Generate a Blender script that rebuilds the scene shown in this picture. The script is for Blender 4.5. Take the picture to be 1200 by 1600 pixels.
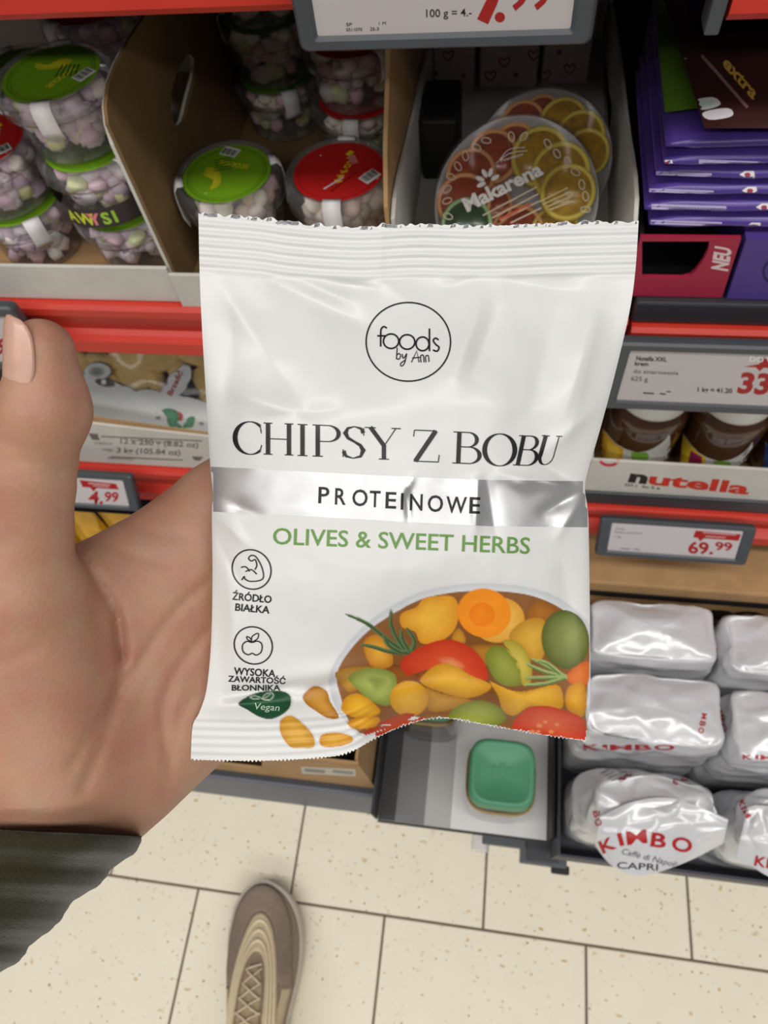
import bpy, bmesh, math, random
import numpy as np
from mathutils import Vector, Matrix, noise
from mathutils.bvhtree import BVHTree

for o in list(bpy.data.objects):
    bpy.data.objects.remove(o)
scene = bpy.context.scene
COL = scene.collection
random.seed(7)
PI = math.pi

# ------------------------------------------------------------------ camera
F = 1110.0                      # focal length in pixels of the 1200x1600 frame
PITCH, YAW, ROLL = math.radians(60.746), math.radians(-16.723), math.radians(10.934)
CAM = Vector((0.0, 0.0, 1.24))
_cp, _sp, _cy, _sy = math.cos(PITCH), math.sin(PITCH), math.cos(YAW), math.sin(YAW)
_fwd = Vector((_sy*_cp, _cy*_cp, -_sp)); _rt = Vector((_cy, -_sy, 0)); _dn = _fwd.cross(_rt)
_cr, _sr = math.cos(ROLL), math.sin(ROLL)
RIGHT = _cr*_rt + _sr*_dn; DOWN = -_sr*_rt + _cr*_dn; FWD = _fwd
MC = np.array([RIGHT, DOWN, FWD])           # rows: camera axes
cam_data = bpy.data.cameras.new('camera')
cam = bpy.data.objects.new('camera', cam_data); COL.objects.link(cam)
cam_data.sensor_fit = 'VERTICAL'; cam_data.sensor_height = 32.0; cam_data.sensor_width = 24.0
cam_data.lens = F/1600.0*32.0
cam_data.clip_start = 0.01; cam_data.clip_end = 50
mw = Matrix.Identity(4)
for i in range(3):
    mw[i][0] = RIGHT[i]; mw[i][1] = -DOWN[i]; mw[i][2] = -FWD[i]; mw[i][3] = CAM[i]
cam.matrix_world = mw
cam_data.dof.use_dof = True
cam_data.dof.focus_distance = 0.232
cam_data.dof.aperture_fstop = 19.0
scene.camera = cam

# ------------------------------------------------------------------ light
scene.view_settings.view_transform = 'Standard'
scene.view_settings.look = 'None'
scene.view_settings.exposure = 0.0
scene.view_settings.gamma = 1.0
scene.view_settings.use_curve_mapping = False
world = bpy.data.worlds.new('shop_ambient'); scene.world = world
world.use_nodes = True
bg = world.node_tree.nodes['Background']
bg.inputs[0].default_value = (0.95, 0.97, 1.0, 1); bg.inputs[1].default_value = 0.12
def area_light(name, loc, rot, sx, sy, power, col):
    l = bpy.data.lights.new(name, 'AREA'); l.shape = 'RECTANGLE'; l.size = sx; l.size_y = sy
    l.energy = power; l.color = col
    o = bpy.data.objects.new(name, l); COL.objects.link(o); o.location = loc; o.rotation_euler = rot
    return o
# long ceiling strips of the shop, running along the aisle
area_light('ceiling_strip_light', (0.0, -0.9, 4.2), (0, 0, 0), 9.0, 0.5, 158, (1.0, 0.965, 0.91))
area_light('ceiling_strip_light', (0.0, -3.6, 4.2), (0, 0, 0), 9.0, 0.5, 150, (1.0, 0.975, 0.93))

# ------------------------------------------------------------------ pixel helpers (1200x1600 frame)
def ray(x, y):
    v = RIGHT*((x-600)/F) + DOWN*((y-800)/F) + FWD
    return v
def pD(x, y, d): return CAM + ray(x, y)*d
def pY(x, y, Y): r = ray(x, y); return CAM + r*(Y/r.y)
def pZ(x, y, Z): r = ray(x, y); return CAM + r*((Z-CAM.z)/r.z)
def c2w(a): return np.asarray(a) @ MC + np.array(CAM)   # camera-space rows -> world

# ------------------------------------------------------------------ materials
def lin(c):
    c = c/255.0
    return c/12.92 if c <= 0.04045 else ((c+0.055)/1.055)**2.4
def rgb(r, g, b): return (lin(r), lin(g), lin(b))
_M = {}
def mat(name, col, rough=0.5, metal=0.0, var=0.0, vscale=20.0, bump=0.0, bscale=60.0, spec=0.5, col2=None,
        sss=0.0, coat=0.0, stretch=None, coords='Object'):
    if name in _M: return _M[name]
    m = bpy.data.materials.new(name); m.use_nodes = True
    nt = m.node_tree; N = nt.nodes; L = nt.links
    b = N['Principled BSDF']
    b.inputs['Base Color'].default_value = (*col, 1); b.inputs['Roughness'].default_value = rough
    b.inputs['Metallic'].default_value = metal; b.inputs['Specular IOR Level'].default_value = spec
    if coat: b.inputs['Coat Weight'].default_value = coat; b.inputs['Coat Roughness'].default_value = 0.15
    if sss:
        b.inputs['Subsurface Weight'].default_value = sss
        b.inputs['Subsurface Radius'].default_value = (1.0, 0.35, 0.2); b.inputs['Subsurface Scale'].default_value = 0.004
    tc = N.new('ShaderNodeTexCoord'); vec = tc.outputs[coords]
    if stretch:
        mp = N.new('ShaderNodeMapping'); mp.inputs['Scale'].default_value = stretch
        L.new(vec, mp.inputs['Vector']); vec = mp.outputs['Vector']
    if var or col2:
        n = N.new('ShaderNodeTexNoise'); n.inputs['Scale'].default_value = vscale; n.inputs['Detail'].default_value = 4
        L.new(vec, n.inputs['Vector'])
        mx = N.new('ShaderNodeMix'); mx.data_type = 'RGBA'
        c2 = col2 if col2 else tuple(max(0, c*(1-var)) for c in col)
        rp = N.new('ShaderNodeValToRGB'); rp.color_ramp.elements[0].position = 0.35; rp.color_ramp.elements[1].position = 0.65
        L.new(n.outputs['Fac'], rp.inputs['Fac']); L.new(rp.outputs['Color'], mx.inputs['Factor'])
        mx.inputs[6].default_value = (*col, 1); mx.inputs[7].default_value = (*c2, 1)
        L.new(mx.outputs[2], b.inputs['Base Color'])
    if bump:
        n2 = N.new('ShaderNodeTexNoise'); n2.inputs['Scale'].default_value = bscale; n2.inputs['Detail'].default_value = 5
        L.new(vec, n2.inputs['Vector'])
        bp = N.new('ShaderNodeBump'); bp.inputs['Strength'].default_value = bump; bp.inputs['Distance'].default_value = 0.002
        L.new(n2.outputs['Fac'], bp.inputs['Height']); L.new(bp.outputs['Normal'], b.inputs['Normal'])
    _M[name] = m
    return m
def mat_print(name='printed_ink', rough=0.45, metal=0.0, spec=0.4):
    if name in _M: return _M[name]
    m = bpy.data.materials.new(name); m.use_nodes = True
    nt = m.node_tree; N = nt.nodes; L = nt.links; b = N['Principled BSDF']
    a = N.new('ShaderNodeAttribute'); a.attribute_name = 'Col'
    n = N.new('ShaderNodeTexNoise'); n.inputs['Scale'].default_value = 260; n.inputs['Detail'].default_value = 3
    tc = N.new('ShaderNodeTexCoord'); L.new(tc.outputs['Object'], n.inputs['Vector'])
    mr = N.new('ShaderNodeMapRange'); mr.inputs[3].default_value = 0.88; mr.inputs[4].default_value = 1.1
    L.new(n.outputs['Fac'], mr.inputs[0])
    mx = N.new('ShaderNodeVectorMath'); mx.operation = 'SCALE'
    L.new(a.outputs['Color'], mx.inputs[0]); L.new(mr.outputs[0], mx.inputs['Scale'])
    L.new(mx.outputs[0], b.inputs['Base Color'])
    b.inputs['Roughness'].default_value = rough; b.inputs['Metallic'].default_value = metal
    b.inputs['Specular IOR Level'].default_value = spec
    _M[name] = m; return m
def mat_clear(name='clear_plastic', haze=0.10, tint=(0.95, 0.95, 0.97), gloss=0.9):
    if name in _M: return _M[name]
    m = bpy.data.materials.new(name); m.use_nodes = True
    nt = m.node_tree; N = nt.nodes; L = nt.links; N.remove(N['Principled BSDF']); out = N['Material Output']
    t = N.new('ShaderNodeBsdfTransparent'); t.inputs[0].default_value = (*tint, 1)
    d = N.new('ShaderNodeBsdfDiffuse'); d.inputs[0].default_value = (0.8, 0.8, 0.82, 1)
    g = N.new('ShaderNodeBsdfGlossy'); g.inputs['Roughness'].default_value = 0.10
    nz = N.new('ShaderNodeTexNoise'); nz.inputs['Scale'].default_value = 40
    mr = N.new('ShaderNodeMapRange'); mr.inputs[3].default_value = haze*0.7; mr.inputs[4].default_value = haze*1.3
    L.new(nz.outputs['Fac'], mr.inputs[0])
    m1 = N.new('ShaderNodeMixShader'); L.new(mr.outputs[0], m1.inputs[0]); L.new(t.outputs[0], m1.inputs[1]); L.new(d.outputs[0], m1.inputs[2])
    fr = N.new('ShaderNodeFresnel'); fr.inputs[0].default_value = 1.4
    mm = N.new('ShaderNodeMath'); mm.operation = 'MULTIPLY'; mm.inputs[1].default_value = gloss
    L.new(fr.outputs[0], mm.inputs[0])
    m2 = N.new('ShaderNodeMixShader'); L.new(mm.outputs[0], m2.inputs[0]); L.new(m1.outputs[0], m2.inputs[1]); L.new(g.outputs[0], m2.inputs[2])
    L.new(m2.outputs[0], out.inputs[0]); _M[name] = m; return m

# ------------------------------------------------------------------ object helpers
def _origin(parent):
    v = Vector((0, 0, 0))
    while parent is not None:
        v += parent.location; parent = parent.parent
    return v
def mesh_obj(name, verts, faces, m, parent=None, smooth=False, loc=None, cols=None):
    """verts in world coordinates; the object's origin goes to loc (top level) or to its parent's origin"""
    o3 = _origin(parent) if parent is not None else (Vector(loc) if loc is not None else Vector((0, 0, 0)))
    V = np.asarray(verts, dtype=float) - np.array(o3)
    me = bpy.data.meshes.new(name); me.from_pydata(V.tolist(), [], [tuple(int(i) for i in f) for f in faces]); me.update()
    if smooth: me.polygons.foreach_set('use_smooth', [True]*len(me.polygons))
    if cols is not None:
        a = me.color_attributes.new('Col', 'FLOAT_COLOR', 'POINT')
        c = np.ones((len(V), 4), np.float32); c[:, :3] = np.asarray(cols)
        a.data.foreach_set('color', c.ravel())
    if m: me.materials.append(m)
    o = bpy.data.objects.new(name, me); COL.objects.link(o)
    if parent is not None: o.parent = parent
    else: o.location = o3
    return o
def thing(name, label, cat, loc=(0, 0, 0), group=None):
    o = bpy.data.objects.new(name, None); COL.objects.link(o); o.location = loc; o.empty_display_size = 0.02
    tag(o, label, cat, group); return o
def tag(o, label, cat, group=None, kind=None):
    if label: o['label'] = label
    if cat: o['category'] = cat
    if group: o['group'] = group
    if kind: o['kind'] = kind
    return o
def copy_tree(o, parent=None, loc=None):
    c = o.copy(); COL.objects.link(c)
    if parent is not None: c.parent = parent
    if loc is not None: c.location = loc
    for ch in list(o.children): copy_tree(ch, c)
    return c
class B:
    """collects verts/faces"""
    def __init__(s): s.v = []; s.f = []
    def add(s, v, f):
        k = len(s.v); s.v += [tuple(p) for p in v]; s.f += [tuple(i+k for i in q) for q in f]
    def box(s, x0, x1, y0, y1, z0, z1, bev=0.0):
        if bev <= 0:
            v = [(x, y, z) for z in (z0, z1) for y in (y0, y1) for x in (x0, x1)]
            s.add(v, [(0, 2, 3, 1), (4, 5, 7, 6), (0, 1, 5, 4), (2, 6, 7, 3), (0, 4, 6, 2), (1, 3, 7, 5)]); return
        bm = bmesh.new(); bmesh.ops.create_cube(bm, size=1)
        for p in bm.verts:
            p.co = Vector((x0+(p.co.x+.5)*(x1-x0), y0+(p.co.y+.5)*(y1-y0), z0+(p.co.z+.5)*(z1-z0)))
        bmesh.ops.bevel(bm, geom=bm.edges[:], offset=bev, segments=2, affect='EDGES', profile=0.5)
        bm.verts.ensure_lookup_table(); bm.verts.index_update()
        s.add([p.co[:] for p in bm.verts], [[q.index for q in f.verts] for f in bm.faces]); bm.free()
    def prism(s, poly, x0, x1, axis='x'):
        """poly: list of (a,b); axis x -> (y,z) swept along x; axis z -> (x,y); axis y -> (x,z)"""
        n = len(poly)
        def P(a, b, t): return {'x': (t, a, b), 'y': (a, t, b), 'z': (a, b, t)}[axis]
        v = [P(a, b, x0) for a, b in poly] + [P(a, b, x1) for a, b in poly]
        f = [(i, (i+1) % n, n+(i+1) % n, n+i) for i in range(n)]
        f += [tuple(range(n))[::-1], tuple(range(n, 2*n))]
        s.add(v, f)
    def lathe(s, prof, n=40, c=(0, 0, 0), cap0=False, cap1=False, sq=2.0):
        v = []; f = []; m = len(prof)
        for r, z in prof:
            for k in range(n):
                a = 2*PI*k/n; ca, sa = math.cos(a), math.sin(a)
                q = (abs(ca)**sq + abs(sa)**sq)**(-1/sq)
                v.append((c[0]+r*q*ca, c[1]+r*q*sa, c[2]+z))
        for i in range(m-1):
            for k in range(n):
                f.append((i*n+k, i*n+(k+1) % n, (i+1)*n+(k+1) % n, (i+1)*n+k))
        if cap0: f.append(tuple(range(n))[::-1])
        if cap1: f.append(tuple(range((m-1)*n, m*n)))
        s.add(v, f)
    def tube(s, pts, r, n=8):
        pts = [Vector(p) for p in pts]; m = len(pts); v = []; f = []
        up = Vector((0.13, 0.31, 0.94))
        for i, p in enumerate(pts):
            t = (pts[min(i+1, m-1)]-pts[max(i-1, 0)]).normalized()
            a = t.cross(up).normalized(); b = a.cross(t)
            rr = r[i] if hasattr(r, '__len__') else r
            for k in range(n):
                g = 2*PI*k/n; v.append(p + (a*math.cos(g)+b*math.sin(g))*rr)
        for i in range(m-1):
            for k in range(n): f.append((i*n+k, i*n+(k+1) % n, (i+1)*n+(k+1) % n, (i+1)*n+k))
        f += [tuple(range(n))[::-1], tuple(range((m-1)*n, m*n))]
        s.add(v, f)
    def build(s, name, m, parent=None, smooth=False, loc=None):
        return mesh_obj(name, s.v, s.f, m, parent, smooth, loc)
def smooth_by_angle(o, deg=35):
    me = o.data; bm = bmesh.new(); bm.from_mesh(me)
    for e in bm.edges:
        if len(e.link_faces) == 2: e.smooth = e.calc_face_angle(0) < math.radians(deg)
    for f_ in bm.faces: f_.smooth = True
    bm.to_mesh(me); bm.free(); return o
def bvh(*objs):
    V = []; P = []
    for o in objs:
        k = len(V); off = _origin(o.parent)+o.location
        V += [v.co+off for v in o.data.vertices]; P += [[i+k for i in p.vertices] for p in o.data.polygons]
    return BVHTree.FromPolygons(V, P)
def catmull(pts, n=6, closed=True):
    pts = [np.array(p, float) for p in pts]; m = len(pts); out = []
    rng = range(m if closed else m-1)
    for i in rng:
        g = (lambda k: pts[k % m]) if closed else (lambda k: pts[min(max(k, 0), m-1)])
        p0, p1, p2, p3 = g(i-1), g(i), g(i+1), g(i+2)
        for k in range(n):
            t = k/n
            out.append(0.5*((2*p1)+(-p0+p2)*t+(2*p0-5*p1+4*p2-p3)*t*t+(-p0+3*p1-3*p2+p3)*t**3))
    if not closed: out.append(pts[-1])
    return out

# ------------------------------------------------------------------ lettering
_T = {}
def text_tris(txt, bold=0.0):
    key = (txt, bold)
    if key in _T: return _T[key]
    def get(t, b):
        cu = bpy.data.curves.new('t', 'FONT'); cu.body = t; cu.size = 1.0; cu.resolution_u = 3; cu.offset = b
        ob = bpy.data.objects.new('t', cu); COL.objects.link(ob)
        me = ob.to_mesh(); me.calc_loop_triangles()
        v = np.array([p.co[:2] for p in me.vertices]) if len(me.vertices) else np.zeros((0, 2))
        t3 = [tuple(t_.vertices) for t_ in me.loop_triangles]
        ob.to_mesh_clear(); bpy.data.objects.remove(ob); bpy.data.curves.remove(cu)
        return v, t3
    if 'cap' not in _T: _T['cap'] = get('H', 0.0)[0][:, 1].max()
    v, t = get(txt, bold)
    if len(v): v = v/_T['cap']; v[:, 0] -= v[:, 0].min()
    _T[key] = (v, t); return _T[key]

class Decal:
    """flat print: 2-D shapes laid on a surface through mapper(x, y) -> (point, normal) or None"""
    def __init__(s, mapper, off=0.00015, step=0.0, maxlen=9.0):
        s.mp = mapper; s.off = off; s.step = step; s.maxlen = maxlen; s.layer = 0
        s.V = []; s.N = []; s.C = []; s.F = []; s.key = {}
    def _vert(s, x, y, c, lay):
        k = (round(x*50), round(y*50), lay, c)
        if k in s.key: return s.key[k]
        h = s.mp(x, y)
        if h is None: s.key[k] = None; return None
        p, n = h
        s.V.append(p + n*(s.off+s.step*lay)); s.C.append(c); s.key[k] = len(s.V)-1
        return s.key[k]
    def _tri(s, a, b, c, lay, depth=0):
        L = [((a, b, c), 0), ((b, c, a), 0), ((c, a, b), 0)]
        la = (a[0]-b[0])**2+(a[1]-b[1])**2; lb = (b[0]-c[0])**2+(b[1]-c[1])**2; lc = (c[0]-a[0])**2+(c[1]-a[1])**2
        m = max(la, lb, lc)
        if m > s.maxlen**2 and depth < 14:
            if m == lb: a, b, c = b, c, a
            elif m == lc: a, b, c = c, a, b
            col = tuple((p+q)/2 for p, q in zip(a[2], b[2]))
            d = ((a[0]+b[0])/2, (a[1]+b[1])/2, col)
            s._tri(a, d, c, lay, depth+1); s._tri(d, b, c, lay, depth+1); return
        i = [s._vert(p[0], p[1], p[2], lay) for p in (a, b, c)]
        if None in i or len(set(i)) < 3: return
        s.F.append(tuple(i))
    def tris(s, pts, faces, cols):
        single = not isinstance(cols, list)
        for f in faces:
            s._tri(*[(float(pts[i][0]), float(pts[i][1]), cols if single else cols[i]) for i in f], s.layer)
        s.layer += 1
    def text(s, txt, x, y, cap, width=None, ang=0.0, shear=0.0, bold=0.0, col=(0, 0, 0), align='L', dy=None):
        v, t = text_tris(txt, bold)
        if not len(v): return
        w = v[:, 0].max()*cap; sx = 1.0 if width is None else width/w
        a = math.radians(ang); ca, sa = math.cos(a), math.sin(a)
        X = v[:, 0]*cap*sx + v[:, 1]*cap*shear; Y = v[:, 1]*cap
        if align == 'C': X = X - w*sx/2
        px = x + X*ca + Y*sa; py = y + X*sa - Y*ca
        s.tris(list(zip(px, py)), t, col)
    def poly(s, pts, col):            # convex or star-shaped about its centroid
        s.blob(pts, col, col, rings=1)
    def blob(s, pts, c_mid, c_edge, rings=4, centre=None, gamma=1.6):
        P = np.array(pts, float); n = len(P)
        c = P.mean(0) if centre is None else np.array(centre, float)
        V = [tuple(c)]; C = [tuple(c_mid)]; Fc = []
        for r in range(1, rings+1):
            t = r/rings; k = t**gamma
            for q in P: V.append(tuple(c+(q-c)*t)); C.append(tuple(a+(b_-a)*k for a, b_ in zip(c_mid, c_edge)))
        for k in range(n): Fc.append((0, 1+k, 1+(k+1) % n))
        for r in range(rings-1):
            o = 1+r*n
            for k in range(n):
                a, b_, c_, d = o+k, o+(k+1) % n, o+n+(k+1) % n, o+n+k
                Fc += [(a, d, c_), (a, c_, b_)]
        s.tris(V, Fc, C)
    def ell(s, cx, cy, rx, ry, c_mid, c_edge=None, ang=0, rings=3, centre=None, n=28):
        a = math.radians(ang)
        P = [(cx+rx*math.cos(t)*math.cos(a)-ry*math.sin(t)*math.sin(a), cy+rx*math.cos(t)*math.sin(a)+ry*math.sin(t)*math.cos(a))
             for t in [2*PI*k/n for k in range(n)]]
        s.blob(P, c_mid, c_edge or c_mid, rings, centre)
    def stroke(s, pts, w, col, closed=False, curve=0, contrast=None):
        if curve: pts = catmull(pts, curve, closed)
        P = [np.array(p, float) for p in pts]; n = len(P); V = []; Fc = []
        for i in range(n):
            a = P[(i-1) % n] if closed or i > 0 else P[i]; b_ = P[(i+1) % n] if closed or i < n-1 else P[i]
            t = b_-a; t = t/(np.linalg.norm(t)+1e-9); nn = np.array((-t[1], t[0]))
            ww = w[i*len(w)//n] if hasattr(w, '__len__') else w
            if contrast: ww = contrast[0]+(contrast[1]-contrast[0])*abs(t[1])**contrast[2]
            V += [tuple(P[i]+nn*ww/2), tuple(P[i]-nn*ww/2)]
        for i in range(n if closed else n-1):
            j = (i+1) % n; Fc += [(2*i, 2*i+1, 2*j+1), (2*i, 2*j+1, 2*j)]
        s.tris(V, Fc, col)
    def grid(s, fn, nu, nv, col):
        V = [fn(i/nu, j/nv) for j in range(nv+1) for i in range(nu+1)]
        Fc = []
        for j in range(nv):
            for i in range(nu):
                a = j*(nu+1)+i; Fc += [(a, a+1, a+nu+2), (a, a+nu+2, a+nu+1)]
        ml = s.maxlen; s.maxlen = 1e9; s.tris(V, Fc, col); s.maxlen = ml
    def build(s, name, m, parent=None, loc=None):
        if not s.F: return None
        return mesh_obj(name, s.V, s.F, m, parent, True, loc, s.C)
class Paint:
    """a single printed sheet: shapes painted over one another on a fine grid, laid on a surface"""
    def __init__(s, x0, y0, x1, y1, step):
        s.xs = np.arange(x0, x1, step); s.ys = np.arange(y0, y1, step); s.X, s.Y = np.meshgrid(s.xs, s.ys)
        s.C = np.zeros(s.X.shape+(3,)); s.A = np.zeros(s.X.shape)
    def _put(s, col, a):
        s.C = s.C*(1-a[..., None]) + col*a[..., None]; s.A = np.maximum(s.A, a)
    def blob(s, pts, c_mid, c_edge, rings=4, centre=None, gamma=1.6, hi=None):
        P = np.array(pts, float); c = P.mean(0) if centre is None else np.array(centre, float)
        q = P-c; th = np.arctan2(q[:, 1], q[:, 0]); o = np.argsort(th); rb = np.hypot(q[:, 0], q[:, 1])
        dx, dy = s.X-c[0], s.Y-c[1]; r = np.hypot(dx, dy)
        R = np.interp(np.arctan2(dy, dx), th[o], rb[o], period=2*PI)
        a = np.clip((R-r)/1.4+.5, 0, 1); t = np.clip(r/R, 0, 1)**gamma
        s._put(np.array(c_mid)*(1-t[..., None])+np.array(c_edge)*t[..., None], a)
    def ell(s, cx, cy, rx, ry, c_mid, c_edge=None, ang=0, rings=3, centre=None, n=40):
        a = math.radians(ang)
        s.blob([(cx+rx*math.cos(t)*math.cos(a)-ry*math.sin(t)*math.sin(a), cy+rx*math.cos(t)*math.sin(a)+ry*math.sin(t)*math.cos(a))
                for t in [2*PI*k/n for k in range(n)]], c_mid, c_edge or c_mid, rings, centre)
    def stroke(s, pts, w, col, closed=False, curve=0):
        if curve: pts = catmull(pts, curve, closed)
        P = [np.array(p, float) for p in pts]; n = len(P); al = np.zeros(s.X.shape)
        for i in range(n if closed else n-1):
            a, b_ = P[i], P[(i+1) % n]; dx, dy = b_-a; l2 = dx*dx+dy*dy+1e-9
            ww = w[min(i*len(w)//n, len(w)-1)] if hasattr(w, '__len__') else w
            t = np.clip(((s.X-a[0])*dx+(s.Y-a[1])*dy)/l2, 0, 1)
            al = np.maximum(al, np.clip((ww/2-np.hypot(s.X-a[0]-t*dx, s.Y-a[1]-t*dy))/1.2+.5, 0, 1))
        s._put(np.array(col), al)
    def build(s, name, mapper, off, m, parent, base):
        n, k = s.X.shape; idx = -np.ones((n, k), int); V = []; C = []
        near = s.A > .02; nb = near.copy()
        nb[1:] |= near[:-1]; nb[:-1] |= near[1:]; nb[:, 1:] |= near[:, :-1]; nb[:, :-1] |= near[:, 1:]
        for i, j in np.argwhere(nb):
            h = mapper(s.X[i, j], s.Y[i, j])
            if h is None: continue
            idx[i, j] = len(V); V.append(h[0]+h[1]*off); a = s.A[i, j]; C.append(tuple(s.C[i, j]*1.0+np.array(base)*(1-a)) if a < 1 else tuple(s.C[i, j]))
        Fc = []
        for i in range(n-1):
            for j in range(k-1):
                q = (idx[i, j], idx[i+1, j], idx[i+1, j+1], idx[i, j+1])
                if min(q) >= 0: Fc.append(q)
        return mesh_obj(name, V, Fc, m, parent, True, None, C)
def on_surface(tree):
    def mp(x, y):
        r = ray(x, y).normalized(); loc, n, i, d = tree.ray_cast(CAM, r)
        if loc is None: return None
        return loc, -r
    return mp
def on_plane(o, ex, ey):
    o, ex, ey = Vector(o), Vector(ex), Vector(ey); n = ex.cross(ey).normalized()
    return lambda x, y: (o+ex*x+ey*y, n)
BLACK = rgb(28, 28, 30); WHITE = rgb(235, 235, 235); RED = rgb(165, 30, 30)

# ------------------------------------------------------------------ shared materials
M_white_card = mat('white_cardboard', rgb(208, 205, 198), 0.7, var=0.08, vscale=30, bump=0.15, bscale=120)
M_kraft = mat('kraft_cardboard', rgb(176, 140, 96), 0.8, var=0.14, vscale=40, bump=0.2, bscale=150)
M_kraft_shaded = mat('kraft_cardboard_shaded', rgb(122, 96, 60), 0.85, var=0.15, vscale=30, bump=0.2, bscale=150)  # kraft colour darkened to paint in the shade inside the second tray
M_red = mat('red_plastic', rgb(205, 56, 42), 0.4, var=0.08, vscale=15)
M_grey = mat('dark_grey_plastic', rgb(74, 78, 84), 0.4, var=0.08, vscale=40)
M_steel = mat('anthracite_steel', rgb(58, 60, 66), 0.4, metal=0.2, var=0.1, vscale=12)
M_black = mat('black_card', rgb(20, 19, 20), 0.6, var=0.3, vscale=20)
M_ink = mat_print()
M_clear = mat_clear(gloss=.5, haze=.07, tint=(.98, .98, .985))
M_film = mat_clear('clear_film', haze=0.04, gloss=.5, tint=(.98, .98, .98))
# ================================================================== FLOOR
def floor_material():
    m = bpy.data.materials.new('cream_floor_tile'); m.use_nodes = True
    nt = m.node_tree; N = nt.nodes; L = nt.links; b = N['Principled BSDF']
    g = N.new('ShaderNodeNewGeometry')
    n1 = N.new('ShaderNodeTexNoise'); n1.inputs['Scale'].default_value = 72; n1.inputs['Detail'].default_value = 2
    mp = N.new('ShaderNodeMapping'); mp.inputs['Scale'].default_value = (1.0, 1.5, 1.0); mp.inputs['Rotation'].default_value = (0, 0, 0.6)
    L.new(g.outputs['Position'], mp.inputs['Vector']); L.new(mp.outputs[0], n1.inputs['Vector'])
    r1 = N.new('ShaderNodeValToRGB'); r1.color_ramp.elements[0].position = 0.655; r1.color_ramp.elements[1].position = 0.71
    L.new(n1.outputs['Fac'], r1.inputs['Fac'])
    n3 = N.new('ShaderNodeTexNoise'); n3.inputs['Scale'].default_value = 9; n3.inputs['Detail'].default_value = 2
    L.new(g.outputs['Position'], n3.inputs['Vector'])
    r3 = N.new('ShaderNodeValToRGB'); r3.color_ramp.elements[0].position = 0.36; r3.color_ramp.elements[1].position = 0.55
    L.new(n3.outputs['Fac'], r3.inputs['Fac'])
    mul = N.new('ShaderNodeMath'); mul.operation = 'MULTIPLY'; L.new(r1.outputs[0], mul.inputs[0]); L.new(r3.outputs[0], mul.inputs[1])
    n2 = N.new('ShaderNodeTexNoise'); n2.inputs['Scale'].default_value = 14; n2.inputs['Detail'].default_value = 6
    L.new(g.outputs['Position'], n2.inputs['Vector'])
    base = N.new('ShaderNodeMix'); base.data_type = 'RGBA'
    base.inputs[6].default_value = (*rgb(240, 232, 212), 1); base.inputs[7].default_value = (*rgb(229, 219, 196), 1)
    L.new(n2.outputs['Fac'], base.inputs['Factor'])
    fl = N.new('ShaderNodeMix'); fl.data_type = 'RGBA'; L.new(mul.outputs[0], fl.inputs['Factor'])
    L.new(base.outputs[2], fl.inputs[6]); fl.inputs[7].default_value = (*rgb(196, 168, 112), 1)
    # fine dark specks
    v = N.new('ShaderNodeTexNoise'); v.inputs['Scale'].default_value = 190; v.inputs['Detail'].default_value = 0
    L.new(g.outputs['Position'], v.inputs['Vector'])
    rv = N.new('ShaderNodeValToRGB'); rv.color_ramp.elements[0].position = 0.785; rv.color_ramp.elements[1].position = 0.81
    L.new(v.outputs['Fac'], rv.inputs['Fac'])
    f2 = N.new('ShaderNodeMix'); f2.data_type = 'RGBA'; L.new(rv.outputs[0], f2.inputs['Factor'])
    L.new(fl.outputs[2], f2.inputs[6]); f2.inputs[7].default_value = (*rgb(140, 122, 92), 1)
    L.new(f2.outputs[2], b.inputs['Base Color'])
    b.inputs['Roughness'].default_value = 0.42
    return m
M_tile = floor_material()
M_grout = mat('grey_grout', rgb(118, 106, 92), 0.9, var=0.25, vscale=30)
fb = B(); fb.box(-2.2, 2.2, -2.2, 1.6, -0.02, -0.0016)
floor = fb.build('floor', M_grout); tag(floor, 'cream speckled square floor tiles with grey joints in the aisle', 'floor', kind='structure')
tb = B(); tb.box(-0.1476, 0.1476, -0.1476, 0.1476, -0.012, 0.0, bev=0.0014)
t0 = None
for j in range(-4, 3):
    for i in range(-5, 6):
        off = 0.0373 if (j % 2 == 0) else -0.1113
        x = off + (i+0.5)*0.2985; y = -0.031 + (j+0.5)*0.2985
        if t0 is None: t0 = tb.build('floor_tile', M_tile, floor); o = t0
        else:
            o = t0.copy(); COL.objects.link(o); o.parent = floor
        o.location = (x, y, 0)

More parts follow.
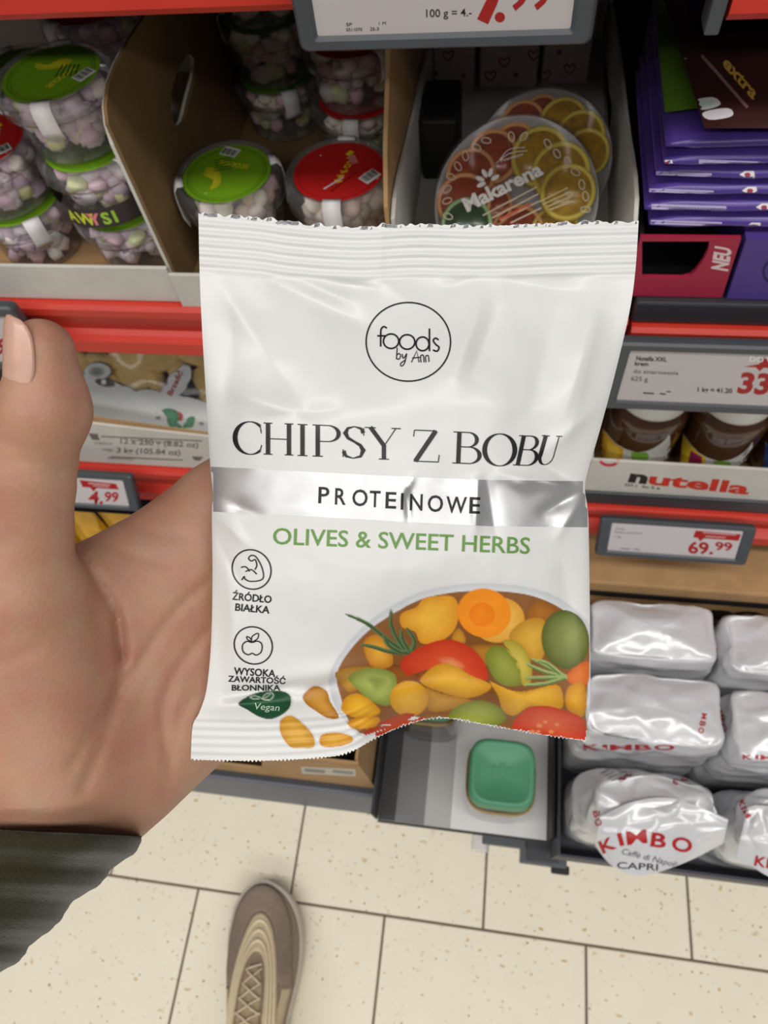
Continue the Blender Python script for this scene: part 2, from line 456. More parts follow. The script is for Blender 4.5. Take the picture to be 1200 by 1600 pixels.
# ================================================================== SHELVING (two bays)
FY = 0.39                                        # front plane of the shelves
def rail(b, x0, x1, zt, zb, y=FY-0.004):
    h = zt-zb
    b.prism([(y+.012, zt), (y-.001, zt), (y-.004, zt-.003), (y-.004, zt-.19*h), (y+.003, zt-.24*h), (y+.004, zt-.30*h), (y+.004, zt-.60*h),
             (y+.000, zt-.66*h), (y-.006, zt-.70*h), (y-.007, zb+.004), (y-.004, zb), (y+.012, zb)], x0, x1)
def bay(label, x0, x1, levels, topz):
    t = thing('shelf_unit', label, 'shelf', ((x0+x1)/2, 0.5, 0))
    for k, (zt, z_rt, z_rb, edge) in enumerate(levels):
        b = B(); b.box(x0, x1, FY+.008, 0.86, zt-.022, zt); b.build('shelf_board', M_steel, t)
        if edge: b = B(); b.box(x0, x1, FY-.002, FY+.008, z_rt+.001, zt, bev=.002); b.build('board_edge', M_steel, t)
        b = B(); rail(b, x0+.001, x1-.001, z_rt, z_rb); r = b.build('price_rail', M_red, t)
    b = B(); b.box(x0, x1, .865, .88, .0, topz); b.build('back_panel', mat('grey_back_panel', rgb(120, 118, 115), .6, var=.1), t)
    b = B(); b.box(x0, x1, .112, .86, .205, .238); b.build('base_deck', M_steel, t)
    b = B(); b.box(x0, x1, .108, .125, .0, .2375, bev=.003); b.build('plinth', mat('slate_plinth', rgb(98, 102, 116), .55, var=.1), t)
    for x in (x0+.008, x1-.008):
        b = B(); b.box(x-.008, x+.008, .82, .864, 0, topz, bev=.002); b.build('upright', M_steel, t)
    return t
bayL = bay('shelf bay with red price rails holding marshmallow tubs and biscuits', -1.05, .0945,
           [(1.085, 1.097, 1.054, False), (.8435, .842, .788, False), (.585, .584, .522, False)], 1.5)
bayR = bay('shelf bay with red price rails holding chocolate bars and spread jars', .0965, 1.1,
           [(1.085, 1.088, 1.043, False), (.8545, .834, .779, True), (.588, .565, .510, True)], 1.5)
b = B(); b.box(.0885, .0955, FY-.012, FY+.004, 1.038, 1.09, bev=.001); b.build('rail_bracket', M_grey, bayR)

# ================================================================== PRICE TAGS
M_screen = mat('pale_epaper_screen', rgb(196, 190, 192), 0.35, var=0.03, vscale=5)
def price_tag(label, x0, x1, zt, h, tilt=0.0, y=FY-.010, border=(.0105, .0105, .012, .012), print_fn=None):
    """x0..x1, top edge at height zt, height h, lower edge tipped towards the aisle by tilt degrees"""
    y = FY-.024
    w = x1-x0; a = math.radians(tilt); root = thing('price_tag', label, 'price tag', ((x0+x1)/2, y, zt-h), 'electronic shelf price tags')
    ex = Vector((1, 0, 0)); ey = Vector((0, math.sin(a), math.cos(a))); nz = ex.cross(ey)   # nz points to the aisle (-y)
    o = Vector((x0, y-math.sin(a)*h*0.0, zt)) - ey*h
    def W(b_):   # local (x, y, z-out) -> world
        b_.v = [tuple(o+ex*p[0]+ey*p[1]+nz*p[2]) for p in b_.v]; return b_
    bl, br, bb, bt = border
    fr = B()
    # frame ring with a chamfered inner rim and rounded body
    def rr(x0_, x1_, y0_, y1_, r, z, n=4):
        c = []
        for cx, cy, s0 in ((x1_-r, y1_-r, 0), (x0_+r, y1_-r, 90), (x0_+r, y0_+r, 180), (x1_-r, y0_+r, 270)):
            for k in range(n+1):
                q = math.radians(s0+90*k/n); c.append((cx+r*math.cos(q), cy+r*math.sin(q), z))
        return c
    rings = [rr(.001, w-.001, .001, h-.001, .004, -.007), rr(0, w, 0, h, .004, -.005), rr(0, w, 0, h, .004, .001),
             rr(.0015, w-.0015, .0015, h-.0015, .0035, .003), rr(bl-.002, w-br+.002, bb-.002, h-bt+.002, .0015, .0026),
             rr(bl, w-br, bb, h-bt, .001, .0008)]
    v = [p for r in rings for p in r]; n = len(rings[0]); f = []
    for k in range(len(rings)-1):
        for i in range(n): f.append((k*n+i, k*n+(i+1) % n, (k+1)*n+(i+1) % n, (k+1)*n+i))
    f.append(tuple(range(n))[::-1])
    fr.add(v, f); W(fr); smooth_by_angle(fr.build('tag_frame', M_grey, root), 30)
    sc = B(); sc.add(rr(bl-.0005, w-br+.0005, bb-.0005, h-bt+.0005, .001, .0009), [tuple(range(n))]); W(sc)
    s = sc.build('tag_screen', M_screen, root)
    if print_fn:
        for nm, fn in (print_fn if isinstance(print_fn, list) else [('tag_lettering', print_fn)]):
            d = Decal(on_surface(bvh(s)), off=.00012, maxlen=40); fn(d); d.build(nm, M_ink, root)
    return root
def p799(d):
    d.stroke([(783, -34), (776, -16), (768, 4), (754, 34)], [15, 16, 18, 19], RED); d.stroke([(738, -36), (788, -38)], 14, RED)
    d.ell(781, 27, 8, 8, RED)
    d.text('9', 795, 14, 48, 30, -2, shear=.18, bold=.03, col=RED); d.text('9', 829, 13, 48, 30, -2, shear=.18, bold=.03, col=RED)
    d.text('100 g = 4.-', 666, 27, 12, 71, -1.5, bold=.008, col=BLACK)
    d.text('SP', 541, 41, 5, 9, -1, bold=.01, col=BLACK); d.text('5511070', 541, 49, 5, 25, -1, bold=.01, col=BLACK)
    d.text('1 M', 592, 39, 5, 11, -1, col=BLACK); d.text('25-3', 578, 48, 5, 14, -1, bold=.01, col=BLACK)
price_tag('grey price tag ending in .99 clipped to the topmost red rail', -.1065, .0352, 1.1148, .0718, border=(.0099, .0105, .0072, .0113), print_fn=p799)
def p33(d):
    d.text('33.', 1151, 613, 30, 62, 3, shear=.2, bold=.04, col=RED)
    d.poly([(1168, 552), (1260, 556), (1256, 578), (1162, 573)], RED); d.poly([(1180, 573), (1194, 574), (1187, 580)], RED)
    d.off += .0002; d.text('DO W', 1171, 565, 8, 42, 3, bold=.02, col=WHITE)
    d.text('Nutella XXL', 994, 563, 6.5, 48, 2.5, bold=.02, col=BLACK); d.text('krem', 992, 571, 6, 21, 2.5, bold=.02, col=BLACK)
    d.text('do smarowania', 990, 583, 6, 70, 2.5, col=rgb(90, 85, 85)); d.text('625 g', 986, 595, 7, 26, 2.5, col=rgb(90, 85, 85))
    d.text('1 kg = 41.20', 1090, 612, 7, 54, 2.5, bold=.02, col=BLACK)
    d.stroke([(1005, 614), (1022, 615)], 2, BLACK); d.stroke([(1031, 615), (1040, 616)], 2, BLACK); d.stroke([(1041, 612), (1048, 612)], 1.5, BLACK)
price_tag('wide grey price tag reading 33 above the brown spread jars', .084, .246, .8395, .0715, 3, border=(.0125, .0125, .0095, .0085), print_fn=p33)
def p69(d):
    d.text('69.', 1075, 864, 17, 39, 2.5, bold=.03, col=RED); d.text('99', 1117, 859, 12, 27, 3, bold=.03, col=RED)
    d.poly([(1087, 829), (1158, 835), (1154, 845), (1083, 840)], RED); d.poly([(1090, 840), (1100, 841), (1094, 846)], RED); d.off += .0002
    d.stroke([(1098, 832), (1150, 836)], 2, rgb(200, 150, 150)); d.stroke([(1102, 838), (1134, 840)], 2, rgb(200, 150, 150))
def p69b(d):
    G = rgb(120, 112, 112)
    d.text('Kimbo', 963, 828, 4, 14, 3, col=G); d.text('kawa ziarnista', 961, 833, 4, 42, 3, col=G); d.text('1 kg', 960, 840, 4, 10, 3, col=G)
    d.stroke([(970, 857), (984, 858)], 1.5, G); d.stroke([(990, 858), (1000, 859)], 1.5, G)
price_tag('small tilted grey price tag reading 69.99 over the cardboard carton', .1185, .2700, .5775, .0475, 28, border=(.012, .012, .0075, .0058), print_fn=[('tag_price', p69), ('tag_small_print', p69b)])
def p499(d):
    d.text('4.', 138, 786, 18, 23, 2, bold=.03, col=RED); d.text('99', 163, 783, 14, 22, 2, bold=.03, col=RED)
    d.poly([(124, 750), (181, 756), (186, 765), (129, 761)], RED); d.poly([(140, 761), (152, 762), (146, 768)], RED); d.off += .0002
    d.stroke([(138, 755), (172, 758)], 2, rgb(205, 160, 160)); d.stroke([(145, 759), (170, 761)], 1.5, rgb(205, 160, 160))
price_tag('small tilted grey price tag reading 4.99 below the biscuit carton', -.5360, -.3860, .6050, .0475, 28, border=(.012, .012, .0068, .0078), print_fn=p499)
def p9(d):
    d.text('9', -6, 552, 22, 16, 2, shear=.1, bold=.04, col=RED)
price_tag('grey price tag half hidden behind the raised thumb', -.4925, -.3770, .8587, .0718, 4, border=(.011, .0042, .0095, .0112), print_fn=p9)
# ================================================================== THE SNACK BAG
def spl(pts, n=10): return np.array(catmull(pts, n, closed=False))
def resample(P, t):
    d = np.r_[0, np.cumsum(np.hypot(*np.diff(P, axis=0).T))]; d /= d[-1]
    return np.stack([np.interp(t, d, P[:, 0]), np.interp(t, d, P[:, 1])], -1)
NU, NV = 210, 250
u = np.linspace(0, 1, NU+1); v = np.linspace(0, 1, NV+1)
Ledge = spl([(310, 333), (312, 430), (316, 520), (322, 620), (328, 720), (333, 775), (331, 800), (332, 900), (330, 1000), (323, 1075), (312, 1112), (301, 1135), (298, 1187)])
Redge = spl([(998, 345), (993, 420), (984, 485), (962, 580), (938, 670), (919, 735), (914, 764), (919, 805), (921, 900), (922, 1000), (922, 1090), (919, 1130), (915, 1158)])
Tedge = spl([(310, 333), (400, 340), (460, 348), (560, 354), (650, 350), (760, 352), (880, 348), (998, 345)])
Bedge = spl([(298, 1187), (400, 1189), (500, 1184), (545, 1176), (590, 1152), (640, 1131), (690, 1122), (760, 1133), (840, 1147), (915, 1158)])
L_, R_, T_, Bo = resample(Ledge, v), resample(Redge, v), resample(Tedge, u), resample(Bedge, u)
rng = np.random.RandomState(3)
T_s = T_.copy(); jagT = np.convolve(rng.randn(NU+1)*2.6, [.25, .5, .25], 'same')*np.r_[0, np.ones(NU-1), 0]
saw = np.abs(((np.arange(NU+1)*2*690/NU/7.0) % 2)-1)*5-2.5
jagB = saw*.9; jagB[0] = jagB[-1] = 0
U, V = np.meshgrid(u, v)
Px = np.zeros((NV+1, NU+1, 2))
for k in range(2):
    Px[..., k] = ((1-V)*T_[None, :, k]+V*Bo[None, :, k]+(1-U)*L_[:, None, k]+U*R_[:, None, k]
                  - ((1-U)*(1-V)*T_[0, k]+U*(1-V)*T_[-1, k]+(1-U)*V*Bo[0, k]+U*V*Bo[-1, k]))
for i_, k_ in ((0, 1.0), (1, .6), (2, .25)):
    Px[i_, :, 1] += jagT*k_; Px[NV-i_, :, 1] += jagB*k_
X, Y = Px[..., 0], Px[..., 1]
def sstep(a, b, x): t = np.clip((x-a)/(b-a), 0, 1); return t*t*(3-2*t)
d0 = .2235 + .0196*V + .0015*U
g = sstep(.10, .38, V)*(1-.9*sstep(.66, .945, V)) * (1-sstep(.92, .95, V))
bul = np.sin(PI*np.clip(U, 0, 1))**.75 * g
bul2 = np.sin(PI*np.clip(U, 0, 1))**.6 * sstep(.08, .3, V)*(1-sstep(.72, .95, V))
# creases: (x0,y0,x1,y1, height towards the camera in mm, half width px, taper)
CR = [(598, 352, 594, 436, 1.1, 5), (640, 352, 690, 430, .6, 7), (430, 425, 565, 447, -1.2, 12), (520, 440, 585, 452, -1.1, 9), (700, 452, 748, 430, -1.0, 12),
      (595, 440, 640, 470, .7, 18), (440, 445, 575, 510, -1.6, 16), (460, 430, 540, 470, 1.3, 14), (340, 440, 420, 560, 1.8, 26), (420, 555, 480, 640, -1.2, 24),
      (360, 470, 345, 640, -1.4, 22), (370, 615, 470, 650, 1.6, 20), (400, 655, 520, 640, -.9, 14), (712, 585, 750, 480, 1.7, 18), (738, 585, 775, 490, -1.5, 16),
      (880, 450, 830, 640, -1.6, 34), (930, 480, 885, 640, 2.0, 26), (800, 440, 900, 455, -1.0, 16), (860, 700, 930, 640, 1.4, 16), (840, 720, 915, 764, -1.6, 11),
      (780, 742, 915, 764, 1.3, 10), (850, 800, 915, 764, -1.2, 10), (870, 840, 916, 770, 1.1, 10), (636, 768, 640, 815, -1.1, 5), (645, 745, 632, 770, .7, 6),
      (746, 752, 742, 830, 1.5, 9), (760, 748, 775, 830, -1.2, 10), (800, 755, 830, 760, .8, 10), (332, 780, 400, 800, -1.0, 12), (331, 800, 385, 850, 1.5, 11),
      (331, 830, 372, 905, -1.4, 11), (352, 870, 372, 1060, 1.5, 20), (334, 930, 345, 1080, -1.2, 13), (355, 1088, 470, 1072, -2.4, 10), (430, 1066, 600, 1040, 2.2, 22),
      (470, 1080, 560, 1060, -2.0, 12), (560, 1068, 700, 1052, -.8, 22), (320, 1104, 480, 1094, 1.4, 12), (520, 1096, 560, 1140, -1.4, 12), (690, 500, 640, 620, .5, 30),
      (520, 880, 700, 900, .5, 40), (880, 880, 905, 1040, -1.0, 22), (900, 960, 915, 1120, .9, 10), (640, 1080, 800, 1110, 1.0, 18)]
cre = np.zeros_like(X)
for x0, y0, x1, y1, h, w in CR:
    dx, dy = x1-x0, y1-y0; L2 = dx*dx+dy*dy
    t = np.clip(((X-x0)*dx+(Y-y0)*dy)/L2, 0, 1)
    dist = np.hypot(X-x0-t*dx, Y-y0-t*dy)
    prof = np.exp(-np.abs(dist/w)**1.5)*(np.sin(PI*(0.12+0.76*t))**.7)
    cre += h*1.35e-3*prof
nz = np.zeros_like(X)
for i in range(0, NV+1):
    for j in range(0, NU+1):
        nz[i, j] = noise.noise((X[i, j]/90, Y[i, j]/90, 0.3))*.0009 + noise.noise((X[i, j]/34, Y[i, j]/40, 4.3))*.00030
seal_t = 1-sstep(.098, .112, V); yseal = (Y-T_s[None, :, 1])
crimp_t = seal_t*np.cos(2*PI*yseal/15.5)*.00055*(.7+.3*np.sin(X/60.)**2)*sstep(4, 10, yseal)
seal_b = sstep(.915, .925, V)*(1-sstep(.38, .52, U))
crimp_b = seal_b*np.cos(2*PI*(Bo[None, :, 1]-Y)/13.0)*.00034
edge = np.clip(np.minimum(U, 1-U)*14, 0, 1)*np.clip(np.minimum(V, 1-V)*60, 0, 1)
curl = sstep(.38, .60, U)*sstep(.93, 1.0, V)*.012          # the lower seal rolls away behind
Dfront = d0 - .017*bul - (cre+nz)*edge*(1-.75*seal_t)*(1-.7*seal_b) - crimp_t - crimp_b + curl
Dback = d0 + .017*bul2 + .0006 + (cre*.4+nz)*edge*.6 + curl*.6 - crimp_t - crimp_b
Dback[0, :] = Dfront[0, :]+.0003; Dback[-1, :] = Dfront[-1, :]+.0003; Dback[:, 0] = Dfront[:, 0]; Dback[:, -1] = Dfront[:, -1]
Dback = np.maximum(Dback, Dfront+.0002)
def grid3(D): return c2w(np.stack([(X-600)/F*D, (Y-800)/F*D, D], -1).reshape(-1, 3))
Vf, Vb = grid3(Dfront), grid3(Dback)
n1 = NU+1; fF = []; fB = []
for i in range(NV):
    for j in range(NU):
        a = i*n1+j; fF.append((a, a+n1, a+n1+1, a+1)); fB.append((a, a+1, a+n1+1, a+n1))
M_bag = mat('matt_white_foil_film', rgb(222, 222, 221), 0.38, metal=0.0, spec=0.5, coat=0.05)
root_loc = pD(610, 1175, .25)
bag = thing('snack_bag', 'white snack bag with a silver band, held up in the hand', 'snack bag', root_loc)
bag_front = mesh_obj('front_panel', Vf, fF, M_bag, bag, True)
bag_back = mesh_obj('back_panel', Vb, fB, M_bag, bag, True)
BT = bvh(bag_front); onbag = on_surface(BT)
# --- silver band
def band(a, b):
    tx = np.interp(a, [0, 1], [326, 925]);
    top = np.interp(tx, [326, 500, 640, 760, 925], [729, 738, 745, 750, 752]); bot = np.interp(tx, [326, 500, 640, 760, 925], [799, 808, 816, 822, 824])
    return (tx, top+(bot-top)*b)
d = Decal(onbag, off=.00012); d.grid(band, 170, 20, rgb(200, 202, 205))
d.build('silver_band', mat('brushed_silver_foil', rgb(222, 223, 225), 0.40, metal=.8, var=.06, vscale=150), bag)
d = Decal(onbag, off=.0001)
d.stroke([(T_[i, 0], T_[i, 1]+jagT[i]*.8+2.5) for i in range(1, NU, 1)], 5, rgb(190, 190, 192))
d.build('torn_foil_edge', mat('bare_foil', rgb(190, 190, 194), 0.22, metal=1.0, bump=.8, bscale=900), bag)
# --- lettering
d = Decal(onbag, off=.00030, maxlen=5)
# didone capitals: pen strokes with strong contrast, unit box 0..1 (x right, y up)
def arc(cx, cy, rx, ry, a0, a1, n=26): return [(cx+rx*math.cos(math.radians(a0+(a1-a0)*k/n)), cy+ry*math.sin(math.radians(a0+(a1-a0)*k/n))) for k in range(n+1)]
TH, TN = .135, .030
def stem(x, y0=0, y1=1, w=TH): return ('s', [(x, y0), (x, y1)], w)
def hair(a, b, w=TN): return ('s', [a, b], w)
def pen(pts, thick=TH): return ('c', pts, thick)
def serif(x, y, h=.12): return hair((x-h, y), (x+h, y))
GL = {
 'C': (.80, [pen(arc(.44, .5, .42, .5, 48, 312), .15), hair((.72, .87), (.75, .66), .03), hair((.72, .13), (.76, .30), .03)]),
 'H': (.92, [stem(.17), stem(.75), hair((.17, .5), (.75, .5)), serif(.17, .985), serif(.17, .015), serif(.75, .985), serif(.75, .015)]),
 'I': (.42, [stem(.21), serif(.21, .985), serif(.21, .015)]),
 'P': (.72, [stem(.17), serif(.17, .985), serif(.17, .015), hair((.17, .985), (.4, .985)), hair((.17, .48), (.4, .48)), pen(arc(.40, .733, .26, .252, 90, -90), .13)]),
 'S': (.60, [pen([(.52, .80), (.47, .93), (.32, .985), (.17, .93), (.11, .78), (.17, .63), (.32, .52), (.45, .42), (.52, .27), (.46, .08), (.29, .015), (.13, .07), (.07, .22)], .15), hair((.53, .95), (.53, .72), .03), hair((.06, .04), (.06, .28), .03)]),
 'Y': (.86, [('s', [(.13, 1), (.45, .44)], .13), ('s', [(.74, 1), (.46, .44)], .03), stem(.45, 0, .46), serif(.13, .985, .13), serif(.74, .985, .11), serif(.45, .015)]),
 'Z': (.72, [('s', [(.60, .985), (.12, .015)], .145), hair((.10, .985), (.62, .985)), hair((.08, .015), (.66, .015)), hair((.10, .985), (.08, .78)), hair((.66, .015), (.68, .24))]),
 'B': (.76, [stem(.17), serif(.13, .985, .10), serif(.13, .015, .10), hair((.17, .985), (.38, .985)), hair((.17, .53), (.42, .53)), hair((.17, .015), (.42, .015)),
             pen(arc(.38, .757, .22, .228, 90, -90), .12), pen(arc(.42, .272, .26, .258, 90, -90), .13)]),
 'O': (.86, [pen(arc(.43, .5, .39, .5, 0, 360, 48), .15)]),
 'U': (.82, [stem(.17, .30, 1), serif(.17, .985, .14), ('s', [(.66, .30), (.66, 1)], .03), serif(.66, .985, .11), pen(arc(.415, .30, .245, .285, 180, 270, 14), .11), pen(arc(.415, .30, .245, .285, 270, 360, 14), .03)]),
}
def didone(ch, x0, x1, yt0, yb0, ytop_shift=0.0, col=BLACK):
    w, parts = GL[ch]; h = yb0-yt0
    def mp(p): return (x0+(x1-x0)*p[0]/w + ytop_shift*p[1] , yb0-h*p[1]+.037*(x1-x0)*p[0]/w)
    for kind, pts, wd in parts:
        q = [mp(p) for p in pts]
        if kind == 's': d.stroke(q, wd*h, col)
        else: d.stroke(q, 1, col, contrast=(TN*h*.9, wd*h, 1.6))
for ch, xa, xb, yt, yb, sh in [('C', 366, 411, 658, 709, 0), ('H', 409, 461, 660, 710, 0), ('I', 459, 486, 662, 712, 0), ('P', 485, 533, 663, 713, 0), ('S', 532, 573, 665, 716, 0),
                               ('Y', 570, 627, 667, 717, 0), ('Z', 641, 689, 671, 721, 0), ('B', 705, 754, 674, 724, 2), ('O', 754, 806, 677, 727, 2), ('B', 800, 840, 680, 727, 10), ('U', 833, 868, 680, 726, 13)]:
    didone(ch, xa, xb, yt, yb, sh)
for ch, x, y in zip('PROTEINOWE', (497, 523, 550, 577, 602, 626, 640, 668, 697, 733), (786, 788, 790, 792, 794, 796, 797, 799, 801, 802)):
    wd = {'I': 4, 'W': 32, 'O': 24, 'N': 20}.get(ch, 17)
    d.text(ch, x, y, 25, wd, 2.0, bold=.012, col=BLACK)
d.text('OLIVES & SWEET HERBS', 426, 850, 25, 402, 2.2, bold=.007, col=rgb(104, 150, 74))
# round brand mark
d.stroke([(638+66*math.cos(t), 534+61.5*math.sin(t)) for t in np.linspace(0, 2*PI, 60)[:-1]], 2.2, BLACK, closed=True)
z1 = lambda L: [(290+a/1.6667, 320+b/1.6667) for a, b in L]
lw = 2.5
d.stroke(z1([(524, 321), (516, 317), (509, 324), (508, 340), (508, 369)]), lw, BLACK, curve=4); d.stroke(z1([(499, 341), (520, 341)]), lw, BLACK)
for cx, cy in ((535, 355), (577, 357)): d.stroke(z1([(cx+20*math.cos(t), cy+19*math.sin(t)) for t in np.linspace(0, 2*PI, 24)[:-1]]), lw, BLACK, closed=True)
d.stroke(z1([(617+17*math.cos(t), 362+18*math.sin(t)) for t in np.linspace(0, 2*PI, 24)[:-1]]), lw, BLACK, closed=True); d.stroke(z1([(635, 322), (635, 381)]), lw, BLACK)
d.stroke(z1([(659, 352), (651, 347), (645, 353), (651, 363), (660, 371), (655, 381), (644, 378)]), lw, BLACK, curve=4)
sc = 1.6
d.stroke(z1([(551, 372), (549, 402)]), sc, BLACK); d.stroke(z1([(549, 392), (556, 387), (560, 394), (555, 402), (549, 400)]), sc, BLACK, curve=4)
d.stroke(z1([(564, 388), (567, 400), (576, 387)]), sc, BLACK, curve=4); d.stroke(z1([(576, 387), (570, 412), (562, 420), (560, 413), (572, 404)]), sc, BLACK, curve=4)
d.stroke(z1([(588, 410), (602, 380), (608, 410)]), sc, BLACK); d.stroke(z1([(590, 399), (610, 397)]), sc, BLACK)
d.stroke(z1([(613, 410), (612, 394), (619, 392), (621, 410)]), sc, BLACK, curve=4); d.stroke(z1([(626, 410), (625, 395), (632, 393), (634, 409)]), sc, BLACK, curve=4)
# icons
z3 = lambda L: [(290+a/3.4286, 840+b/3.4286) for a, b in L]
def ring(cx, cy, rx, ry): d.stroke(z3([(cx+rx*math.cos(t)+.12*ry*math.sin(t)*.6, cy+ry*math.sin(t)) for t in np.linspace(0, 2*PI, 44)[:-1]]), 2.1, BLACK, closed=True)
ring(353, 171, 104, 106); ring(362, 578, 102, 100)
for s_ in ([(300, 228), (314, 208), (318, 222), (350, 235), (412, 222), (410, 165), (378, 105), (350, 96), (337, 112), (352, 126), (372, 118), (381, 150), (370, 172)],
           [(296, 160), (318, 156), (334, 168), (342, 182)], [(320, 182), (352, 172), (380, 196)]):
    d.stroke(z3(s_), 1.9, BLACK, curve=4)
d.stroke(z3([(355, 562), (328, 556), (305, 575), (308, 612), (335, 628), (356, 620), (378, 630), (405, 612), (408, 572), (385, 555)]), 1.9, BLACK, closed=True, curve=4)
d.stroke(z3([(354, 560), (356, 530), (388, 513), (386, 540), (360, 558)]), 1.7, BLACK, curve=4, closed=True); d.stroke(z3([(352, 556), (330, 545), (328, 530), (346, 540)]), 1.7, BLACK, curve=4, closed=True)
d.text('ŹRÓDŁO', 363, 937, 11, 61, 5, bold=.02, col=BLACK); d.text('BIAŁKA', 367, 954, 11, 54, 5, bold=.02, col=BLACK)
d.text('WYSOKA', 365, 1054, 11, 65, 3.5, bold=.02, col=BLACK); d.text('ZAWARTOŚĆ', 356, 1065, 9, 90, 2.5, bold=.02, col=BLACK); d.text('BŁONNIKA', 362, 1079, 8.5, 76, 0, bold=.02, col=BLACK)
d.build('lettering', mat_print('black_printing_ink', .4), bag)
# --- printed picture: bowl of chips, vegetables
d = Paint(365, 905, 945, 1200, 1.7)
z4 = lambda L: [(500+a/2.7273, 890+b/2.7273) for a, b in L]
def C(r, g_, b_): return rgb(r, g_, b_)
def pc(pts, mid, edge, rings=4, gam=1.6, sm=4): d.blob(catmull(z4(pts), sm), C(*mid), C(*edge), rings, gamma=gam)
bowl = [(38, 480), (62, 400), (150, 280), (260, 185), (400, 108), (520, 75), (650, 60), (800, 64), (920, 84), (1030, 130), (1110, 195), (1150, 260), (1160, 500), (1145, 640), (1130, 745),
        (820, 694), (530, 668), (380, 622), (290, 655), (190, 715), (110, 650), (60, 570)]
d.blob(catmull(z4(bowl), 3), C(224, 226, 228), C(196, 199, 204), 5, gamma=10)
inner = [(72, 470), (95, 390), (210, 258), (400, 140), (520, 105), (640, 92), (800, 95), (930, 120), (1050, 182), (1146, 285), (1140, 500), (1132, 620), (1118, 738), (820, 690), (530, 662), (380, 618), (300, 640), (196, 702), (125, 650), (88, 540)]
d.blob(catmull(z4(inner), 3), C(120, 70, 25), C(140, 92, 50), 4)
pc([(880, 180), (930, 130), (1000, 160), (1000, 210), (900, 230)], (170, 105, 35), (140, 85, 30))
pc([(250, 420), (330, 405), (420, 440), (400, 480), (300, 480)], (150, 85, 25), (110, 60, 18))
pc([(560, 300), (590, 250), (620, 290), (610, 320)], (200, 140, 40), (170, 110, 30))
pc([(640, 330), (720, 320), (790, 330), (740, 400), (690, 400)], (180, 120, 35), (140, 90, 25))
pc([(345, 190), (410, 160), (440, 125), (500, 112), (570, 118), (592, 180), (570, 260), (500, 312), (430, 312), (405, 265), (350, 245)], (238, 182, 62), (214, 142, 34))
d.ell(*z4([(760, 215)])[0], 41, 35, C(236, 186, 90), C(214, 150, 48), -10)
d.ell(*z4([(700, 185)])[0], 42, 38, C(243, 150, 34), C(236, 138, 26), 15); d.ell(*z4([(690, 192)])[0], 20, 19, C(240, 134, 22), C(234, 124, 18))
pc([(805, 290), (850, 230), (920, 205), (965, 230), (965, 330), (930, 395), (870, 360)], (216, 168, 60), (182, 128, 32))
pc([(185, 320), (220, 280), (270, 290), (312, 380), (290, 418), (220, 412)], (222, 162, 52), (186, 118, 26))
pc([(345, 390), (430, 330), (540, 298), (640, 330), (700, 400), (712, 470), (640, 455), (560, 430), (480, 420), (420, 475), (360, 440)], (214, 78, 40), (188, 48, 20))
pc([(500, 380), (560, 372), (620, 410), (600, 432), (540, 415)], (226, 140, 92), (206, 84, 44))
pc([(705, 370), (740, 325), (800, 340), (850, 400), (868, 480), (800, 497), (740, 460)], (150, 155, 62), (112, 120, 36))
pc([(775, 305), (850, 312), (898, 400), (898, 480), (862, 492), (842, 390)], (200, 180, 76), (160, 140, 40), sm=3)
pc([(65, 440), (160, 415), (240, 430), (140, 520), (100, 500)], (196, 150, 60), (160, 110, 30))
pc([(120, 455), (200, 420), (290, 430), (327, 470), (300, 575), (220, 560), (160, 510)], (172, 182, 96), (126, 138, 54)); pc([(190, 450), (270, 455), (300, 480), (240, 520), (215, 490)], (140, 150, 70), (160, 172, 88))
pc([(725, 475), (800, 510), (880, 520), (1005, 490), (1035, 540), (1022, 595), (900, 582), (830, 622), (780, 602), (760, 540)], (232, 178, 58), (196, 138, 30))
pc([(440, 500), (520, 530), (650, 560), (560, 595), (470, 602), (450, 550)], (204, 146, 44), (168, 112, 26))
pc([(432, 460), (500, 405), (570, 408), (640, 450), (728, 490), (700, 527), (620, 547), (520, 522), (442, 492)], (228, 174, 56), (196, 136, 30))
d.ell(*z4([(380, 550)])[0], 30, 28, C(234, 178, 44), C(206, 142, 26))
pc([(92, 600), (110, 545), (170, 530), (252, 592), (240, 622), (160, 632)], (234, 178, 42), (198, 134, 20))
pc([(120, 645), (190, 628), (255, 632), (230, 670), (140, 676)], (226, 166, 44), (198, 130, 24))
d.ell(*z4([(1045, 298)])[0], 37, 46, C(142, 150, 84), C(82, 92, 34), -8, rings=6, centre=z4([(1075, 275)])[0])
pc([(1050, 450), (1142, 390), (1138, 490), (1080, 492)], (220, 120, 48), (198, 92, 30))
pc([(1045, 560), (1060, 500), (1125, 488), (1125, 622), (1062, 602)], (222, 160, 46), (190, 128, 26))
pc([(548, 622), (600, 575), (690, 558), (770, 590), (792, 640), (720, 672), (600, 666)], (164, 172, 70), (112, 122, 34))
pc([(190, 692), (280, 642), (380, 612), (460, 640), (524, 664), (400, 640), (300, 672), (210, 705)], (190, 70, 34), (168, 46, 18), sm=3)
pc([(818, 672), (870, 600), (950, 580), (1045, 602), (1124, 642), (1122, 738), (1000, 716), (900, 690)], (222, 96, 60), (198, 48, 26))
for a, b_, r in ((905, 690, 5), (935, 665, 6), (960, 650, 5), (985, 690, 5), (930, 690, 4), (1010, 660, 5)): d.ell(*z4([(a, b_)])[0], r, r*.7, C(236, 150, 96), C(214, 92, 52), n=10, rings=1)
def sprig(pts, w, c): d.stroke(z4(pts), [w*k for k in (1, 1, .95, .9, .8, .6, .3)], C(*c), curve=5)
